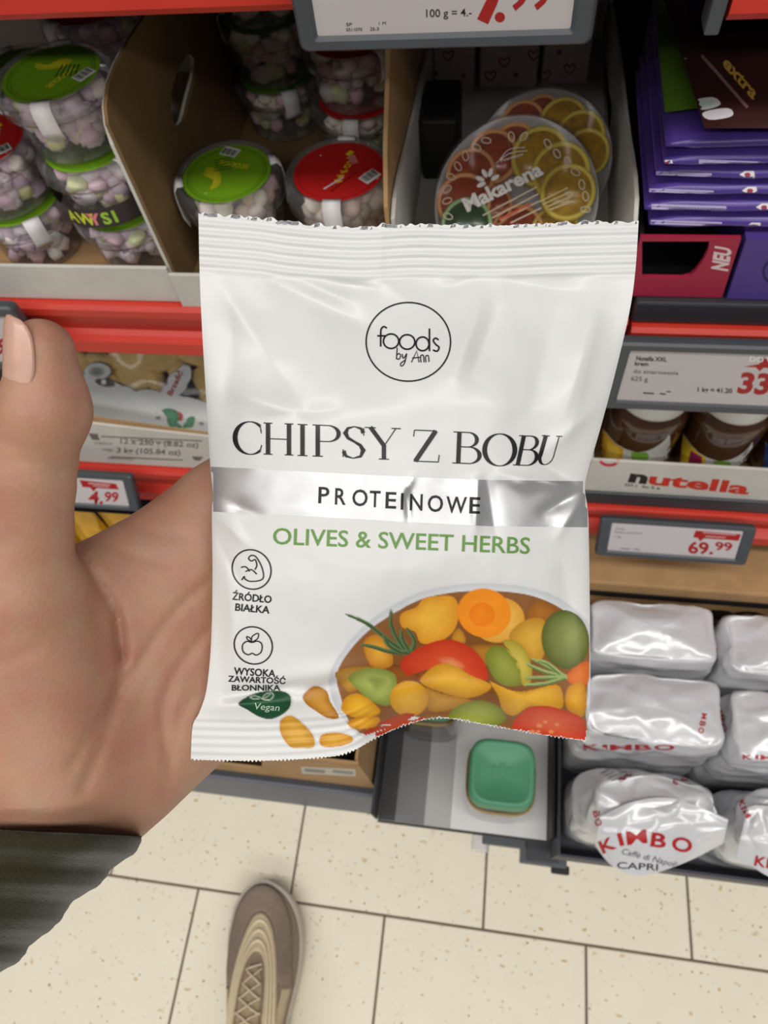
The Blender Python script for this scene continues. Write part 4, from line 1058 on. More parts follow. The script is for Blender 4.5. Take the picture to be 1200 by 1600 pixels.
# third tray (white), jelly sweets
t = thing('cardboard_tray', 'white cardboard tray with hand holes around the citrus jelly boxes', 'tray', (.005, .5, ZA))
b = B(); b.box(-.0720, .0810, FY+.003, .74, ZA, ZA+.003); b.build('tray_floor', M_white_card, t)
b = B(); b.box(-.0735, .0825, FY, FY+.003, ZA-.002, ZA+.030, bev=.0008); b.build('front_lip', M_white_card, t)
rpts = [(990, 345), (992, 310), (990, 275), (986, 245), (981, 215), (975, 165), (969, 110), (962, 60), (956, 20), (953, 4)]
hole3 = [pX(a, b_, .0812) for a, b_ in catmull([(944, 94), (949, 112), (951, 140), (956, 165), (954, 190), (949, 216), (944, 205), (941, 175), (938, 150), (939, 118)], 3)]
o3 = side_shape(.0812, rpts, back=.74); panel_with_hole('side_wall', o3, [(p.y, p.z) for p in hole3], .0812, .0838, M_white_card, t)
panel_with_hole('side_wall', o3, [(p.y, p.z) for p in hole3], -.0748, -.0722, M_white_card, t)
b = B(); b.box(-.072, .081, .737, .74, ZA+.003, 1.0); b.build('back_wall', M_white_card, t)
# hearts boxes
for k, (xa, xb) in enumerate(((672, 741), (749, 838), (845, 916))):
    Yh = .655+.004*k; p0, p1 = pY(xa, 130, Yh), pY(xb, 130, Yh)
    t = thing('gift_box', ['white gift box with red hearts standing at the tray\'s narrow wall', 'white gift box with red hearts standing between two others', 'white gift box with red hearts beside the wall with the hand hole'][k], 'box', ((p0.x+p1.x)/2, Yh, ZA+.003), 'heart-printed boxes at the back of the white tray')
    b = B(); b.box(max(p0.x, -.0715), min(p1.x, .0805), Yh, Yh+.06, ZA+.0033, 1.035, bev=.0015); s_ = b.build('carton', mat('blush_white_card', rgb(206, 190, 190), .6, var=.06), t)
    d = Decal(on_surface(bvh(s_)), off=.0002, maxlen=20); rnd = random.Random(k+2)
    hs = [[(700, 87), (702, 136), (684, 166)], [(766, 118), (788, 97), (834, 86), (828, 145), (785, 160)], [(890, 107), (888, 157), (852, 117), (867, 165)]][k]
    for hx, hy in hs:
        d.stroke([(hx, hy+8), (hx-8, hy-1), (hx-5, hy-7), (hx, hy-3), (hx+6, hy-8), (hx+8, hy-1)], 2.2, rgb(150, 40, 48), closed=True, curve=3)
    for hx, hy in [[(680, 114), (724, 118), (690, 160)], [(806, 117), (760, 152)], [(874, 82), (868, 134), (850, 140)]][k]: d.ell(hx, hy, 4, 4, rgb(130, 90, 96), n=10, rings=1)
    d.build('heart_print', M_ink, t)
b = B(); b.box(-.0705, -.041, .530, .585, ZA+.0033, ZA+.056, bev=.003)
o = b.build('black_carton', M_black, None, False, (-.02, .55, ZA+.003)); tag(o, 'low black carton standing in the shade behind the citrus jellies', 'carton')

# ================================================================== CITRUS JELLY BOXES
def jelly_box(label, px, py, dep, lettering, seed, rs=1.0):
    c = pD(px, py, dep)+Vector((0, 0, .0012 if lettering else .0032)); nrm = (CAM-c).normalized(); nrm = (nrm+Vector((0, 0, .42))).normalized()
    ex = (RIGHT-nrm*RIGHT.dot(nrm)).normalized(); ey = nrm.cross(ex); s_ = dep/F*rs
    t = thing('jelly_sweets_box', label, 'sweets box', c-nrm*.022, 'round citrus jelly boxes')
    def LW(vs): return [tuple(c+ex*p[0]+ey*p[1]+nrm*p[2]) for p in vs]
    R = 136*s_
    b = B(); b.lathe([(.001, -.022), (R*.90, -.022), (R*.95, -.019), (R*.99, -.006), (R*.975, -.006), (R*.93, -.017), (.001, -.0195)], 56); b.v = LW(b.v); b.build('base_tray', mat_clear('frosted_tray', haze=.45, gloss=.4), t, True)
    b = B(); b.lathe([(R, -.007), (R*1.005, -.001), (R*.985, .0012), (R*.96, .0002), (.001, .0002), (.001, -.0002), (R*.96, -.0003), (R*.985, -.002)], 56); b.v = LW(b.v); lid = b.build('lid', mat_clear('clear_lid', haze=.015, gloss=.3, tint=(.99, .99, .99)), t, True)
    OR, YE, GR = (rgb(178, 70, 20), rgb(232, 164, 96)), (rgb(196, 150, 20), rgb(224, 200, 70)), (rgb(52, 84, 44), rgb(150, 184, 120))
    zz = lambda a, b_: ((660+a/4.138-805)*s_, -(170+b_/4.138-320)*s_)
    SL = [(590, 250, 150, OR), (440, 300, 160, OR), (290, 410, 155, OR), (200, 590, 170, OR), (760, 330, 175, YE), (900, 440, 175, YE), (950, 575, 165, YE), (270, 760, 160, GR), (620, 800, 170, OR), (880, 800, 150, YE), (440, 620, 130, OR)]
    mats = {id(OR): ('orange_jelly',), id(YE): ('lemon_jelly',), id(GR): ('lime_jelly',)}
    rc = random.Random(seed)
    for k, (a, b_, r, (cf, cr)) in enumerate(SL):
        x_, y_ = zz(a, b_); r_ = r*1.12/4.138*s_; q = math.hypot(x_, y_)
        if q+r_ > R*.97: f_ = (R*.97-r_)/q; x_ *= f_; y_ *= f_
        z0_ = -.0165+.0014*k if k < 8 else -.0190
        nm = 'orange' if (cf, cr) == OR else 'lemon' if (cf, cr) == YE else 'lime'
        b = B(); b.lathe([(.0003, z0_), (r_*.84, z0_), (r_*.86, z0_+.004), (r_*.82, z0_+.0055), (.0003, z0_+.0055)], 32, (x_, y_, 0)); b.v = LW(b.v)
        so = b.build('jelly_slice', mat(nm+'_jelly', cf, .25, var=.35, vscale=160, sss=.3, coat=.3), t, True)
        b = B(); b.lathe([(r_*.84, z0_), (r_, z0_), (r_*1.0, z0_+.005), (r_*.95, z0_+.0062), (r_*.84, z0_+.0058), (r_*.84, z0_)], 32, (x_, y_, 0)); b.v = LW(b.v)
        b.build('rind', mat(nm+'_rind', cr, .4, var=.1, vscale=120), so, True)
    if lettering:
        d = Decal(on_surface(bvh(lid)), off=.0002, maxlen=30); z4m = lambda L: [(660+a/4.138, 170+b_/4.138) for a, b_ in L]; WH = rgb(226, 222, 216)
        d.text('Makarena', 730, 331, 21, 134, -26.5, bold=.035, col=WH)
        for (cx, cy, an) in ((372, 452, 20), (402, 418, 62), (440, 412, 108), (470, 445, 150), (380, 490, -25)):
            q = z4m([(cx, cy)])[0]; d.ell(q[0], q[1], 7.5, 3.6, WH, ang=an, n=12, rings=1)
        d.text('Premium', 783, 253, 4, 36, -17, bold=.01, col=WH); d.stroke(z4m([(480, 350), (560, 290), (680, 270)]), 1, WH, curve=3); d.stroke(z4m([(500, 330), (560, 262), (660, 250)]), 1, WH, curve=3)
        for k in range(4): d.stroke(z4m([(390+60*k, 690-(0)+16*k), (740+10*k, 505+45*k)]), 2.2, rgb(206, 186, 160))
        d.stroke(z4m([(500, 720), (700, 620)]), 6, rgb(196, 84, 40))
        for k in range(4): d.stroke(z4m([(760+20*k, 600+18*k), (940+14*k, 510+28*k)]), 2.0, rgb(214, 200, 140))
        SD = [(575, 180, 80), (655, 180, 130), (412, 205, 10), (350, 250, 30), (278, 305, 80), (230, 372, 60), (185, 440, 20), (160, 520, -40), (160, 595, -20), (810, 225, 60), (870, 290, 60), (940, 340, 70), (990, 410, 30), (1030, 490, 80), (1055, 565, 80), (1055, 650, 0), (165, 695, 20)]
        for a, b_, an in SD:
            q = z4m([(a, b_)])[0]; g_ = math.radians(an)
            d.stroke([(q[0]+7.5*math.cos(w)*math.cos(g_)-4.5*math.sin(w)*math.sin(g_), q[1]+7.5*math.cos(w)*math.sin(g_)+4.5*math.sin(w)*math.cos(g_)) for w in np.linspace(0, 2*PI, 13)[:-1]], 1.6, rgb(214, 200, 176), closed=True)
        d.build('lid_lettering', M_ink, t)
    return t
jelly_box('round box of citrus jelly slices with white lettering leaning at the front', 805, 315, .506, True, 1, .945)
jelly_box('round jelly box in the shade right behind the lettered one', 846, 256, .530, False, 2, .79)

# ================================================================== CHOCOLATE on the right
ZR = .8555
M_purple = mat('purple_wrapper', rgb(84, 62, 150), .32, var=.18, vscale=35, coat=.3)
M_purple2 = mat('purple_card', rgb(80, 58, 138), .5, var=.06, vscale=20)
M_mag = mat('magenta_card', rgb(166, 34, 66), .5, var=.06, vscale=20)
t = thing('display_carton', 'magenta display carton with a dark window and the word NEU', 'carton', (.122, .45, ZR))
hx = [pY(a, b_, FY+.006) for a, b_ in [(1003, 374), (1108, 374), (1106, 388), (1098, 404), (1086, 421), (1078, 428), (1066, 431), (1003, 430)]]
q0, q1 = pY(1158, 374, FY+.006), pY(1122, 480, FY+.006)
ff_ = panel_with_hole('front_face', [(.0885, ZR), (q1.x-.001, ZR), (q0.x-.001, .9065), (.0885, .9065)], [(p.x, min(p.z, .9045)) for p in hx], FY+.004, FY+.007, M_mag, t, 'y')
b = B(); b.box(.0885, .091, FY+.0072, .55, ZR, .9065); b.box(.0885, .1535, .545, .55, ZR, .9065); b.box(.091, .1535, FY+.0072, .545, ZR, ZR+.003); b.build('carton_shell', M_black, t)
d = Decal(on_surface(bvh(ff_)), off=.0002, maxlen=20); d.text('NEU', 1136, 424, 24, 36, -80, bold=.045, col=rgb(226, 200, 206)); d.build('lettering', M_ink, t)
t = thing('display_carton', 'plain purple display carton beside the magenta one', 'carton', (.25, .45, ZR))
b = B(); b.prism([(q1.x+.002, ZR), (.345, ZR), (.345, .9065), (q0.x+.002, .9065)], FY+.003, .55, 'y'); s_ = b.build('carton_body', M_purple2, t)
d = Decal(on_surface(bvh(s_)), off=.0002, maxlen=20); d.stroke([(1215+22*math.cos(q), 425+20*math.sin(q)) for q in np.linspace(0, 2*PI, 30)[:-1]], 4, rgb(40, 28, 80), closed=True); d.build('printed_ring', M_ink, t)
zs = [.9075, .9195, .9305, .9410, .9515, .9620, .9720]
for k in range(6):
    z0_, z1_ = zs[k], zs[k+1]-.0004; rnd = random.Random(k*3+1)
    y0_ = FY+.010+rnd.uniform(-.004, .005); x0_ = .0875+rnd.uniform(-.001, .006); zc = (z0_+z1_)/2
    t = thing('chocolate_bar', ['lowest purple wrapped bar, resting on the magenta carton', 'second purple wrapped bar from the bottom of the pile', 'third purple wrapped bar from the bottom of the pile', 'fourth purple wrapped bar from the bottom of the pile', 'fifth purple wrapped bar, just under the top one', 'topmost purple wrapped bar under the dark pouch'][k], 'chocolate bar', (.19, .47, z0_), 'pile of purple wrapped bars')
    vs = []; NX = 46; prof = [(0, .0), (.003, .0032), (.008, .0044), (.03, .0048), (.12, .0048), (.145, .0040), (.152, 0), (.145, -.0040), (.12, -.0047), (.03, -.0047), (.008, -.0044), (.003, -.0030)]
    hh = (z1_-z0_)/.0096
    for i in range(NX+1):
        x_ = x0_+i/NX*.26; e = min(1, min(i, NX-i)/2.5); e = .25+.75*e
        for (py_, pz_) in prof:
            w = noise.noise((x_*38, py_*30, k*7.7))*.0007
            vs.append((x_, y0_+py_+(noise.noise((x_*25, 3, k*3.1))*.002 if py_ < .01 else 0), zc+(pz_*hh)*e*.92+w*(.5 if abs(pz_) > .003 else 1)))
    n = len(prof); ff = [(i*n+j, i*n+(j+1) % n, (i+1)*n+(j+1) % n, (i+1)*n+j) for i in range(NX) for j in range(n)] + [tuple(range(n))[::-1], tuple(range(NX*n, NX*n+n))]
    s_ = mesh_obj('wrapper', vs, ff, M_purple, t, True)
    d = Decal(on_surface(bvh(s_)), off=.0003, maxlen=6)
    yb = [354, 332, 303, 276, 256, 236][k]; xa, xb = [(1012, 1128), (1018, 1135), (1010, 1115), (1008, 1112), (1092, 1195), (1076, 1190)][k]
    hgt = [11, 14, 9, 9, 7, 8][k]
    for r_ in range(3): d.stroke([(xa+i*(xb-xa)/24, yb-hgt/2+(r_-1)*hgt*.33+i*.15) for i in range(25)], hgt*.26, rgb(170, 160, 196))
    tx, ty = [(1178, 354), (1194, 324), (1172, 298), (1168, 273), (1040, 256), (1026, 229)][k]
    d.blob([(tx-13, ty), (tx-4, ty-6), (tx+10, ty-6), (tx+12, ty+6), (tx-2, ty+5)], rgb(226, 220, 222), rgb(226, 220, 222), 1); d.layer = 0
    d2 = Decal(on_surface(bvh(s_)), off=.0005, maxlen=6); d2.ell(tx, ty, 5, 3.5, rgb(150, 30, 66), n=10, rings=1)
    d.build('label_print', M_ink, t); d2.build('label_spot', M_ink, t)
def soft_pouch(name, label, cat, m, corners, thick, seed, group=None):
    """lying pillow pouch spanned by four world corners (front-left, front-right, back-right, back-left)"""
    a, b_, c, e = [Vector(p) for p in corners]; nU, nV_ = 26, 20; up = (b_-a).cross(e-a).normalized(); vs = []; ff = []
    t = thing(name, label, cat, (a+b_+c+e)/4-up*thick*.5, group)
    for sgn in (1, -1):
        for j in range(nV_+1):
            for i in range(nU+1):
                p = i/nU; q = j/nV_; base = a*(1-p)*(1-q)+b_*p*(1-q)+c*p*q+e*(1-p)*q
                g_ = (math.sin(PI*p)*math.sin(PI*q))**.4 if 0 < p < 1 and 0 < q < 1 else 0
                w = noise.noise((p*6+seed, q*6, 0))*.25*g_
                vs.append(base+up*(thick*.5*sgn*(g_+w*(sgn > 0))))
    n = (nU+1)*(nV_+1)
    for s_ in (0, 1):
        for j in range(nV_):
            for i in range(nU):
                k = s_*n+j*(nU+1)+i; f_ = (k, k+1, k+nU+2, k+nU+1); ff.append(f_ if s_ == 0 else f_[::-1])
    return t, mesh_obj('wrapper', vs, ff, m, t, True)
M_brown = mat('dark_brown_wrapper', rgb(58, 32, 30), .28, var=.3, vscale=25, coat=.3)
t, s_ = soft_pouch('sweets_pouch', 'dark brown pouch with yellow lettering lying on the purple bars', 'pouch', M_brown, [(.106, FY+.001, .9830), (.285, FY-.002, .9830), (.285, .525, .9920), (.088, .515, .9920)], .016, 2)
d = Decal(on_surface(bvh(s_)), off=.0004, maxlen=12)
d.text('extra', 1128, 100, 16, 74, 49, shear=-.2, bold=.03, col=rgb(176, 140, 60)); d.stroke([(1096, 86), (1168, 168)], 5, rgb(120, 90, 84))
d.blob(catmull([(1083, 163), (1090, 155), (1115, 152), (1126, 163), (1105, 171), (1090, 170)], 3), rgb(170, 190, 176), rgb(190, 190, 190), 2)
d.blob(catmull([(1097, 178), (1110, 172), (1138, 169), (1146, 178), (1136, 184), (1108, 187)], 3), rgb(196, 190, 196), rgb(206, 202, 206), 2)
d.blob(catmull([(1026, 93), (1050, 87), (1068, 88), (1072, 95), (1040, 102)], 3), rgb(160, 158, 160), rgb(150, 148, 150), 2)
d.build('label_print', M_ink, t)
t, s_ = soft_pouch('sweets_pouch', 'green foil pouch tucked between the white tray wall and the brown pouch', 'pouch', mat('green_foil', rgb(88, 124, 40), .3, var=.35, vscale=30, coat=.3), [(.0885, .418, .9752), (.150, .43, .9752), (.150, .545, .9752), (.0885, .545, .9752)], .006, 5)
for k, (xa, xb) in enumerate(((1000, 1100), (1098, 1200))):
    p0 = pY(xa, 40, .56); p1 = pY(xb, 40, .56)
    t = thing('chocolate_box', ['dark purple box with one pale text stripe behind the pouches', 'dark purple box with a pale panel of fine text behind the brown pouch'][k], 'box', ((p0.x+p1.x)/2, .57, ZR))
    b = B(); b.box(max(p0.x, .0975) if k == 0 else p0.x+.001, p1.x, .566+.006*k, .60, ZR, 1.048, bev=.001); s_ = b.build('carton', M_purple2, t)
    d = Decal(on_surface(bvh(s_)), off=.0002, step=.0001, maxlen=30)
    if k == 0: d.poly([(1035, -10), (1056, -10), (1040, 75), (1010, 75)], rgb(150, 150, 160))
    else:
        d.poly([(1100, -20), (1180, -20), (1170, 72), (1102, 72)], rgb(160, 160, 170)); d.layer = 1
        for r_ in range(6): d.stroke([(1104+12*r_, -10), (1098+12*r_+8, 66)], 4, rgb(60, 55, 80))
    d.build('printed_panel', M_ink, t)
# ================================================================== LEVEL B RIGHT: spread jars in their tray
ZB = .5885
t = thing('spread_tray', 'white cardboard tray with bold black and red lettering in front of the spread jars', 'tray', (.25, .45, ZB))
P4 = [pY(a, b_, FY+.004) for a, b_ in [(915, 698), (1400, 810), (1400, 815), (915, 748)]]
zl = lambda x: np.interp(x, [.095, .29], [.6495, .6010+.012])
b = B(); b.prism([(.0985, ZB), (.50, ZB), (.50, .640), (.0985, .645)], FY+.001, FY+.004, 'y'); fl_ = b.build('front_lip', M_white_card, t)
b = B(); b.box(.0985, .50, FY+.0045, .62, ZB, ZB+.003); b.build('tray_floor', M_kraft, t)
b = B(); b.box(.0985, .1015, FY+.0045, .62, ZB+.003, .640); b.build('side_wall', M_white_card, t)
d = Decal(on_surface(bvh(fl_)), off=.0002, maxlen=12)
d.text('n', 981, 752, 17.5, 29, 7, shear=.22, bold=.055, col=BLACK); d.text('utella', 1012, 756, 17.5, 158, 6, shear=.22, bold=.035, col=rgb(204, 48, 28))
d.stroke([(952+14*math.cos(q), 719+8*math.sin(q)) for q in np.linspace(0, 2*PI, 20)[:-1]], 4.5, rgb(200, 40, 50), closed=True)
d.text('625 g', 976, 759, 4, 20, 6, bold=.02, col=BLACK); d.text('6x 5 e', 1003, 762, 4, 28, 6, bold=.02, col=BLACK)
d.build('tray_lettering', M_ink, t)
M_choc = mat('hazelnut_spread', rgb(74, 44, 22), .12, var=.15, vscale=20, coat=.6)
M_lidw = mat('white_plastic_lid', rgb(226, 224, 218), .45, var=.03)
jarlab = ['hazelnut spread jar at the bay edge, with a yellow label patch', 'hazelnut spread jar with a red and purple label patch between two others', 'hazelnut spread jar with a blue label']
for k in range(3):
    cx, cy = .1490+.0735*k, .440; js = .85
    t = thing('spread_jar', jarlab[k], 'jar', (cx, cy, ZB+.003), 'spread jars in the lettered tray')
    b = B(); b.lathe([(.001, .001), (.034, .001), (.040, .006), (.042, .02), (.0415, .045), (.0420, .065), (.0425, .08), (.041, .088), (.0365, .097), (.033, .100), (.001, .100)], 48, (cx, cy, ZB+.003), sq=2.35); b.v = [(cx+(p[0]-cx)*js, cy+(p[1]-cy)*js, p[2]) for p in b.v]
    jb = b.build('jar_body', M_choc, t, True)
    b = B(); b.lathe([(.0345, .0965), (.0378, .097), (.0382, .100), (.0382, .1135), (.0365, .116), (.001, .116)], 48, (cx, cy, ZB+.003)); b.v = [(cx+(p[0]-cx)*js, cy+(p[1]-cy)*js, p[2]) for p in b.v]; b.build('lid', M_lidw, t, True)
    d = Decal(on_surface(bvh(jb)), off=.0004, step=.0002, maxlen=5)
    sx = 129*k; sy = 14*k
    top = [(938, 662), (950, 680), (962, 693), (978, 702), (995, 707), (1010, 705), (1022, 700), (1034, 692), (1042, 684), (1047, 676)]
    q = [(a+sx, c+sy) for a, c in top]
    d.grid(lambda p, w: (q[0][0]+(q[-1][0]-q[0][0])*p, np.interp(q[0][0]+(q[-1][0]-q[0][0])*p, [a for a, c in q], [c for a, c in q])*(1-w)+(780+sy)*w), 40, 12, rgb(206, 204, 200)); d.layer = 1
    cl = [((224, 170, 40), (232, 196, 70)), ((226, 190, 50), (150, 40, 80)), ((60, 90, 150), (70, 110, 170))][k]
    d.poly([(938+sx, 664+sy), (950+sx, 681+sy), (962+sx, 694+sy), (974+sx, 701+sy), (968+sx, 760+sy), (930+sx, 750+sy)], rgb(*cl[0])); d.layer = 2
    d.poly([(950+sx, 690+sy), (968+sx, 700+sy), (966+sx, 730+sy), (944+sx, 720+sy)], rgb(*cl[1]))
    d.poly([(986+sx, 706+sy), (1010+sx, 707+sy), (1014+sx, 712+sy), (1008+sx, 730+sy), (988+sx, 728+sy)], rgb(122, 166, 66))
    if k == 2: d.poly([(938+sx, 664+sy), (978+sx, 702+sy), (1060+sx, 690+sy), (1060+sx, 760+sy), (930+sx, 750+sy)], rgb(54, 84, 140))
    d.build('label', mat_print('label_ink', .4), t)

# ================================================================== LEVEL B LEFT: biscuits
ZBL = .586
t = thing('biscuit_carton', 'white cardboard carton printed 12 x 250 g, with a kraft inside, under the biscuit bag', 'carton', (-.42, .45, ZBL))
fp = [pY(a, c, FY+.003) for a, c in [(60, 650), (136, 659), (230, 670), (330, 681)]]
b = B(); b.prism([(-.62, ZBL), (-.262, ZBL)] + [(p.x, p.z) for p in fp[::-1]] + [(-.62, fp[0].z+.008)], FY+.001, FY+.004, 'y'); ff_ = b.build('front_face', M_white_card, t)
b = B(); b.prism([(-.62, ZBL), (-.262, ZBL)] + [(p.x, p.z+.012-.010*k/3) for k, p in list(enumerate(fp))[::-1]] + [(-.62, fp[0].z+.022)], FY+.0042, FY+.006, 'y'); b.build('inner_flap', M_kraft, t)
b = B(); b.box(-.62, -.262, FY+.0062, .66, ZBL, ZBL+.003); b.build('carton_floor', M_kraft, t)
d = Decal(on_surface(bvh(ff_)), off=.0002, maxlen=20); G = rgb(112, 106, 100)
d.text('12 x 250 g (8.82 oz)', 188, 693, 8, 122, 3, bold=.02, col=G); d.text('3 kg (105.84 oz)', 182, 707, 8, 100, 2.5, bold=.02, col=G)
d.stroke([(158, 682), (316, 689)], 1.8, G); d.text('ilość w kartonie', 204, 689, 4, 66, 3, col=G); d.text('netto:', 148, 694, 5, 28, 3, col=G); d.text('waga:', 160, 704, 5, 18, 3, col=G)
d.poly([(138, 677), (152, 678), (156, 688), (144, 687)], G); d.stroke([(172, 714), (286, 719)], 1.8, G); d.text('wyprodukowano', 168, 717, 4, 40, 3, col=G); d.poly([(300, 713), (318, 714), (312, 720), (303, 719)], G)
d.build('carton_lettering', M_ink, t)
# biscuit bag: clear film pillow, white lower print, biscuits inside
A0 = Vector((-.60, FY+.022, .622)); EX = Vector((.345, 0, -.012)); EYv = Vector((0, .150, .118)); upn = EX.cross(EYv).normalized()
t = thing('biscuit_bag', 'clear bag of golden biscuits with white print and a red tulip in the carton', 'bag', A0+EX*.5+Vector((0, .04, -.02)))
def pil(p, q, sgn, th=.030):
    g_ = (max(0, math.sin(PI*p))**.35)*(max(0, math.sin(PI*q))**.45)
    w = noise.noise((p*9, q*6, sgn))*.004*g_
    return A0+EX*p+EYv*q+upn*(sgn*th*g_*(.62 if sgn > 0 else .45)+w)
nU_, nV_ = 44, 26
for sgn, nm, mm in ((1, 'film', M_film), (-1, 'bag_back', mat('dark_film', rgb(70, 48, 36), .5, var=.2))):
    vs = [pil(i/nU_, j/nV_, sgn) for j in range(nV_+1) for i in range(nU_+1)]
    ff = [(j*(nU_+1)+i, j*(nU_+1)+i+1, (j+1)*(nU_+1)+i+1, (j+1)*(nU_+1)+i) for j in range(nV_) for i in range(nU_)]
    if sgn < 0: ff = [f[::-1] for f in ff]
    o = mesh_obj(nm, vs, ff, mm, t, True)
    if sgn > 0: film = o
M_bis = mat('golden_biscuit', rgb(226, 194, 124), .75, var=.22, vscale=60, bump=.3, bscale=200)
rnd = random.Random(11)
fb_ = bvh(film)
for bx_, by_, sx_, sy_, an in [(150, 568, 26, 14, 10), (195, 556, 30, 14, -15), (243, 560, 34, 17, -12), (295, 553, 24, 14, 20), (330, 570, 24, 16, -20), (205, 590, 32, 17, 5), (240, 598, 13, 20, -10), (316, 592, 20, 16, 60), (322, 620, 14, 20, 10),
                              (165, 600, 24, 14, 20), (128, 580, 24, 14, -20), (275, 578, 16, 14, 30), (270, 545, 22, 10, 0), (345, 600, 16, 18, 0), (110, 560, 24, 12, 10)]:
    h_ = fb_.ray_cast(CAM, ray(bx_, by_).normalized())[0]
    if h_ is None: continue
    h_ = h_-upn*.0098; s_ = (h_-CAM).dot(FWD)/F; bm_ = bmesh.new(); bmesh.ops.create_icosphere(bm_, subdivisions=3, radius=1)
    g_ = math.radians(an); e1 = (RIGHT*math.cos(g_)+DOWN*math.sin(g_)); e1 = (e1-upn*e1.dot(upn)).normalized(); e2 = upn.cross(e1)
    for v_ in bm_.verts:
        p = Vector([math.copysign(abs(c_)**.7, c_) for c_ in v_.co]); p *= 1+noise.noise(v_.co*1.6+Vector((bx_, by_, 0)))*.22
        v_.co = h_+e1*p.x*sx_*s_*1.05+e2*p.y*sy_*s_*1.25+upn*p.z*.0085
    bm_.verts.index_update(); mesh_obj('biscuit', [v_.co[:] for v_ in bm_.verts], [[q.index for q in f.verts] for f in bm_.faces], M_bis, t, True); bm_.free()
P = Paint(80, 540, 345, 705, 1.8); Wc = rgb(212, 214, 214)
P.blob([(60, 580), (110, 575), (137, 588), (160, 596), (190, 603), (212, 612), (250, 613), (262, 618), (345, 640), (345, 740), (200, 740), (60, 740)], Wc, Wc)
P.ell(152, 580, 21, 13, rgb(196, 198, 196), Wc); P.ell(151, 581, 12, 8, rgb(120, 126, 116), rgb(170, 174, 168)); P.ell(164, 598, 16, 6, rgb(60, 56, 52), rgb(90, 86, 80), 12); P.ell(162, 597, 4, 4, WHITE)
P.blob([(250, 614), (262, 600), (276, 580), (286, 570), (296, 572), (299, 582), (292, 600), (280, 616), (270, 632), (258, 626)], Wc, Wc)
P.blob([(268, 640), (278, 644), (286, 652), (284, 657), (276, 655)], rgb(180, 92, 84), rgb(160, 70, 66))
P.blob([(252, 641), (262, 652), (276, 660), (287, 669), (275, 667), (262, 660)], rgb(110, 160, 132), rgb(66, 122, 92)); P.blob([(304, 651), (303, 661), (294, 668), (286, 669), (292, 660)], rgb(110, 160, 132), rgb(66, 122, 92))
P.ell(247, 653, 4, 2.5, rgb(120, 140, 136)); P.ell(315, 662, 4, 2.5, rgb(120, 140, 136))
P.build('printed_panel', on_surface(fb_), .0006, mat_print('label_ink', .4), t, (0, 0, 0))
d = Decal(on_surface(fb_), off=.0010, maxlen=6); d.text('Brześć', 268, 619, 8, 42, -64, bold=.03, col=rgb(166, 48, 52)); d.build('bag_lettering', M_ink, t)

# ================================================================== BASE LEVEL, left: yellow pouches, kraft tray with green packs
M_yel = mat('yellow_foil', rgb(226, 168, 32), .22, metal=.25, var=.25, vscale=40, coat=.4)
def upright_pouch(name, label, cat, m, x0, x1, y, z0, z1, th, seed, group=None, nm='pouch_film'):
    t = thing(name, label, cat, ((x0+x1)/2, y, z0), group); nU, nV2 = 26, 34; vs = []; ff = []
    for sgn in (1, -1):
        for j in range(nV2+1):
            for i in range(nU+1):
                p, q = i/nU, j/nV2; g_ = (max(0, math.sin(PI*p))**.45)*(1 if q < .1 else (1-((q-.1)/.9)**3))
                vd = noise.voronoi((p*4+seed, q*5, sgn))[0]; w = (vd[1]-vd[0])*.006*g_
                vs.append((x0+(x1-x0)*p, y-sgn*(th*.5*g_+w), z0+(z1-z0)*q))
    n = (nU+1)*(nV2+1)
    for s_ in (0, 1):
        for j in range(nV2):
            for i in range(nU):
                k = s_*n+j*(nU+1)+i; f_ = (k, k+1, k+nU+2, k+nU+1); ff.append(f_ if s_ == 0 else f_[::-1])
    return t, mesh_obj(nm, vs, ff, m, t, True)
zy = .2385
for k, (xa, xb, yy) in enumerate(((112, 168, .385), (172, 232, .386), (50, 106, .386))):
    p0, p1 = pY(xa, 822, yy), pY(xb, 822, yy)
    upright_pouch('snack_pouch', ['shiny yellow foil pouch right under the 4.99 price tag', 'shiny yellow foil pouch next to the web of the hand', 'shiny yellow foil pouch behind the base of the thumb'][k], 'pouch', M_yel, p0.x, p1.x-.002, yy, zy, .468, .05, k*5+1, 'yellow foil pouches under the shelf')
t = thing('kraft_tray', 'plain brown cardboard tray of green packs standing on the slate plinth', 'tray', (-.26, .2, zy))
x0_, x1_ = -.45, -.1195; yf = .119
b = B(); b.box(x0_, x1_, yf+.003, .31, zy, zy+.003); b.build('tray_floor', M_kraft, t)
top = [(x0_, .330), (-.34, .326), (-.325, .300), (-.262, .300), (-.235, .405), (-.20, .425), (x1_, .430)]
b = B(); b.prism([(x0_, zy), (x1_, zy)] + top[::-1], yf, yf+.003, 'y'); fk = b.build('front_lip', M_kraft, t)
b = B(); b.box(x1_-.003, x1_, yf+.0032, .31, zy+.003, .440); b.build('side_wall', M_kraft, t)
d = Decal(on_surface(bvh(fk)), off=.0002, maxlen=20); d.poly([(470, 1198), (555, 1202), (556, 1213), (472, 1209)], rgb(196, 190, 180)); d.layer = 1
d2 = Decal(on_surface(bvh(fk)), off=.0004, maxlen=20)
for k in range(2): d2.stroke([(476+44*k, 1203+2*k), (508+44*k, 1206+2*k)], 5, rgb(130, 126, 120))
d.build('tray_sticker', M_ink, t); d2.build('sticker_print', M_ink, t)
M_gfoil = mat('green_pack_foil', rgb(70, 112, 52), .25, metal=.2, var=.5, vscale=50, col2=rgb(170, 190, 160), coat=.3)
